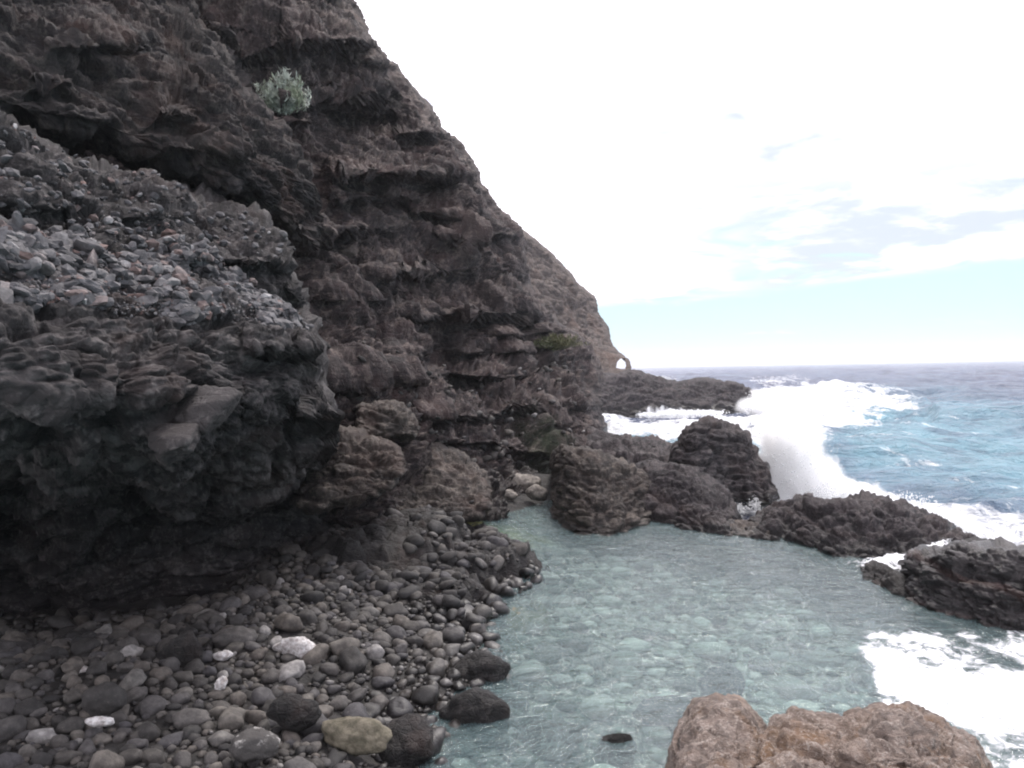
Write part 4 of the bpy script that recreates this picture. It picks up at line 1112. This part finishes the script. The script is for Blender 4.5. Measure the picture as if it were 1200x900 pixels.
def spray_volume(parent, blobs, density, nscale):
    """blobs: list of (centre, radii); one domain round them, its density falling off from each"""
    C_ = np.array([c for c, r in blobs]); R_ = np.array([r for c, r in blobs])
    lo, hi = (C_ - R_ * 1.25).min(0), (C_ + R_ * 1.25).max(0)
    v, f = ICO[3]; v = (lo + hi) / 2 + v * (hi - lo) / 2 * 1.35
    m = bpy.data.materials.new('spray_mist'); m.use_nodes = True; t = NT(m.node_tree); t.n.clear()
    o_ = t.new('ShaderNodeOutputMaterial'); pv = t.new('ShaderNodeVolumePrincipled')
    pos = t.new('ShaderNodeNewGeometry').outputs['Position']
    wn = t.new('ShaderNodeTexNoise'); wn.inputs['Scale'].default_value = nscale; wn.inputs['Detail'].default_value = 6; wn.inputs['Roughness'].default_value = .65
    t.put(wn.inputs['Vector'], t.vmath('MULTIPLY', pos, (1, 1, .6)))
    best = None
    for c, r in blobs:
        d = t.vmath('LENGTH', t.vmath('DIVIDE', t.vmath('SUBTRACT', pos, tuple(float(x) for x in c)), tuple(float(x) for x in r)))
        k = t.math('SUBTRACT', 1.0, d)
        best = k if best is None else t.math('MAXIMUM', best, k)
    k = t.math('ADD', best, t.math('MULTIPLY', t.math('SUBTRACT', wn.outputs[0], 0.5), 1.9))
    t.put(pv.inputs['Density'], t.math('MULTIPLY', t.ramp(k, 0.02, 0.6), density))
    pv.inputs['Color'].default_value = (1, 1, 1, 1); pv.inputs['Anisotropy'].default_value = 0.4
    t.l.new(pv.outputs[0], o_.inputs['Volume'])
    link('spray_mist', mesh_np('spray_mist', v, f), m, parent=parent, kind='stuff')
def W_(a, b_, d): return at(np.array(float(a)), np.array(float(b_)), np.array(float(d)))
em = []
# main burst behind the peaked rock: a column leaning and fraying upwards
for (a, b_, rx, rz_, n) in [(928,575,.75,.5,9000),(925,555,.62,.6,11000),(925,535,.50,.55,9000),(930,520,.42,.45,5000),(938,512,.40,.4,2500),(915,520,.35,.5,1800),(945,560,.6,.45,5000),
                            (970,578,.9,.3,6000),(905,575,.4,.6,3500),(925,530,.9,1.0,1800),(950,548,.9,.8,1500)]:
    em.append((W_(a, b_, 20.5), (rx * 1.2, .8, rz_ * 1.15), n // 14, .012, .3))
o = droplets('sea_spray', em, 'white burst of spray beside the peaked rock', seed=5); spray_volume(o, [(e[0], np.array(e[1]) * 1.25) for e in em[:9]], 8.0, 2.4)
em = []
for (a, b_, d, rx, rz_, n) in [(905,468,66,2.4,.8,3000),(930,466,72,2.4,.7,2500),(955,468,76,2.0,.5,1500),(895,476,60,1.6,.7,2000),(1010,466,92,3.5,.55,3000),(985,466,88,2.5,.7,2500),(1035,470,90,3,.4,1500),
                            (1075,478,75,2,.35,900),(790,484,55,1.3,.22,1500),(760,486,55,.8,.12,500),(825,484,55,1.4,.2,1200),(775,444,110,2,.4,700)]:
    em.append((W_(a, b_, d), (rx, 1.5, rz_), n, .05, .6))
o = droplets('surf_spray', em, 'white spray over the breakers by the far outcrop', seed=6); spray_volume(o, [(e[0], np.array([e[1][0], 2.0, e[1][2]]) * 1.2) for e in em[:4]], 3.0, .6)
em = []
for (a, b_, d, rx, rz_, n) in [(1100,612,17,.8,.2,1500),(1040,590,19,1.2,.25,2500),(990,580,19.5,.9,.3,2500),(1160,628,15.5,.8,.16,1200),(862,596,18.5,.35,.14,900),(850,590,18.2,.15,.2,300),(884,592,18.2,.14,.2,300)]:
    em.append((W_(a, b_, d), (rx, .5, rz_), n, .014, .6))
droplets('shore_spray', em, 'white splashes along the back of the rock ridge', seed=7)

# water draining off the far outcrop: thready curtains
m, t, b, out = mat_new('falling_water')
pos = t.new('ShaderNodeNewGeometry').outputs['Position']; fo = t.new('ShaderNodeAttribute', attribute_name='foam').outputs['Fac']
fd = t.new('ShaderNodeBsdfDiffuse'); fd.inputs[0].default_value = (0.85, 0.86, 0.88, 1)
tp = t.new('ShaderNodeBsdfTransparent'); mx = t.new('ShaderNodeMixShader')
t.put(mx.inputs[0], t.math('MULTIPLY', t.ramp(t.math('ADD', t.noise(t.vmath('MULTIPLY', pos, (1, .3, .22)), 1.5, 3, .5), t.math('MULTIPLY', fo, .6)), 0.70, 1.15), 0.7)); t.l.new(tp.outputs[0], mx.inputs[1]); t.l.new(fd.outputs[0], mx.inputs[2])
t.n.remove(b); t.l.new(mx.outputs[0], out.inputs[0]); M_fall = m
def curtain(x0, x1, top, y1, d, seed, slant=0.0):
    n, k = int((x1 - x0) / .5), 14
    xs = np.linspace(x0, x1, n); tt = np.linspace(0, 1, k)
    ty = np.interp(xs, [q[0] for q in top], [q[1] for q in top])
    PX = xs[None] + slant * tt[:, None] * 10; PY = ty[None] + (y1 - ty[None]) * tt[:, None]
    nz = fbm(np.c_[xs * .13, 0 * xs, 0 * xs], 3, .6, seed=seed)
    D = d - .8 * tt[:, None] ** .6 - .25 * nz[None]
    P = at(PX, PY, D)
    foam = np.clip(.34 + .55 * tt[:, None] ** .8 + .5 * nz[None] - .3 * (tt[:, None] < .1), 0, 1) * smooth(0, 14, np.minimum(xs - x0, x1 - xs))[None]
    link('water_curtain', mesh_np('water_curtain', P.reshape(-1, 3) - np.array(far.location), grid_faces(k, n), {'foam': foam.ravel()}), M_fall, parent=far)
# the long curtain stays low over the ledge
curtain(738, 832, [(738,482),(748,478),(752,481),(765,472),(772,476),(780,471),(785,477),(796,474),(803,480),(818,482),(832,484)], 490, 57.0, 3)
curtain(858, 878, [(858,470),(868,468),(878,473)], 486, 56.5, 8, .9)

# foam lying between the rocks
def foam_sheet(poly, z0, z1, label, seed, amp=.05, step=.05):
    pw = np.array([on_z(np.array(float(a)), np.array(float(b_)), (z0 + z1) / 2)[:2] for a, b_ in poly]); lo, hi = pw.min(0) - .2, pw.max(0) + .2
    nx, ny = int((hi[0] - lo[0]) / step) + 2, int((hi[1] - lo[1]) / step) + 2
    X, Y = np.meshgrid(np.linspace(lo[0], hi[0], nx), np.linspace(lo[1], hi[1], ny)); p = np.c_[X.ravel(), Y.ravel(), np.zeros(X.size)]
    sd_ = poly_sd(pw, p[:, 0], p[:, 1]) + .06 * fbm(p * 4, 3, seed=seed)
    u = (p[:, 0] - lo[0]) / (hi[0] - lo[0]); p[:, 2] = z0 + (z1 - z0) * u + amp * fbm(p * 5, 4, .6, seed=seed + 1) + .06 * np.clip(sd_ * 4, -1, 1)
    v, f, a = compact(p, grid_faces(ny, nx, sd_ > -.12), {'foam': np.clip(.62 + sd_ * 1.6 + .2 * fbm(p * 2, 2, seed=seed + 9), 0, 1)})
    if len(f): link('foam', mesh_np('foam', v, f, a), M_lace, kind='stuff', label=label)
foam_sheet([(998,652),(1030,650),(1060,648),(1095,638),(1110,634),(1118,640),(1100,648),(1075,655),(1062,662),(1040,664),(1010,660)], .02, .18, 'white foam running between the ridge and the thick black rock', 301)
foam_sheet([(1105,638),(1125,642),(1135,650),(1115,650)], .42, .45, 'foam puddle on the knobbly rock', 302)
foam_sheet([(1140,643),(1160,642),(1170,652),(1150,654)], .44, .48, 'second foam puddle on the knobbly rock', 303)

# ================================================================== haze over sea and cliffs
bx0, bx1 = np.array([-7000, -300, -4.0]), np.array([7200, 7000, 60.0])
v = np.array([[x, y, z] for x in (bx0[0], bx1[0]) for y in (bx0[1], bx1[1]) for z in (bx0[2], bx1[2])])
f = np.array([[0,1,3,2],[4,6,7,5],[0,4,5,1],[2,3,7,6],[0,2,6,4],[1,5,7,3]])
hm = bpy.data.materials.new('haze_air'); hm.use_nodes = True; t = NT(hm.node_tree); t.n.clear()
o_ = t.new('ShaderNodeOutputMaterial'); pv = t.new('ShaderNodeVolumePrincipled')
pv.inputs['Color'].default_value = (0.93, 0.94, 1.0, 1); pv.inputs['Density'].default_value = 0.0004; pv.inputs['Anisotropy'].default_value = 0.3
t.l.new(pv.outputs[0], o_.inputs['Volume'])
link('haze', mesh_np('haze', v, f, smooth_=False), hm, kind='stuff')
print('done', time.time() - T0, 'tris', sum(sum(len(p.vertices) - 2 for p in m.polygons) if len(m.polygons) < 100 else len(m.loops) - 2 * len(m.polygons) for m in bpy.data.meshes))
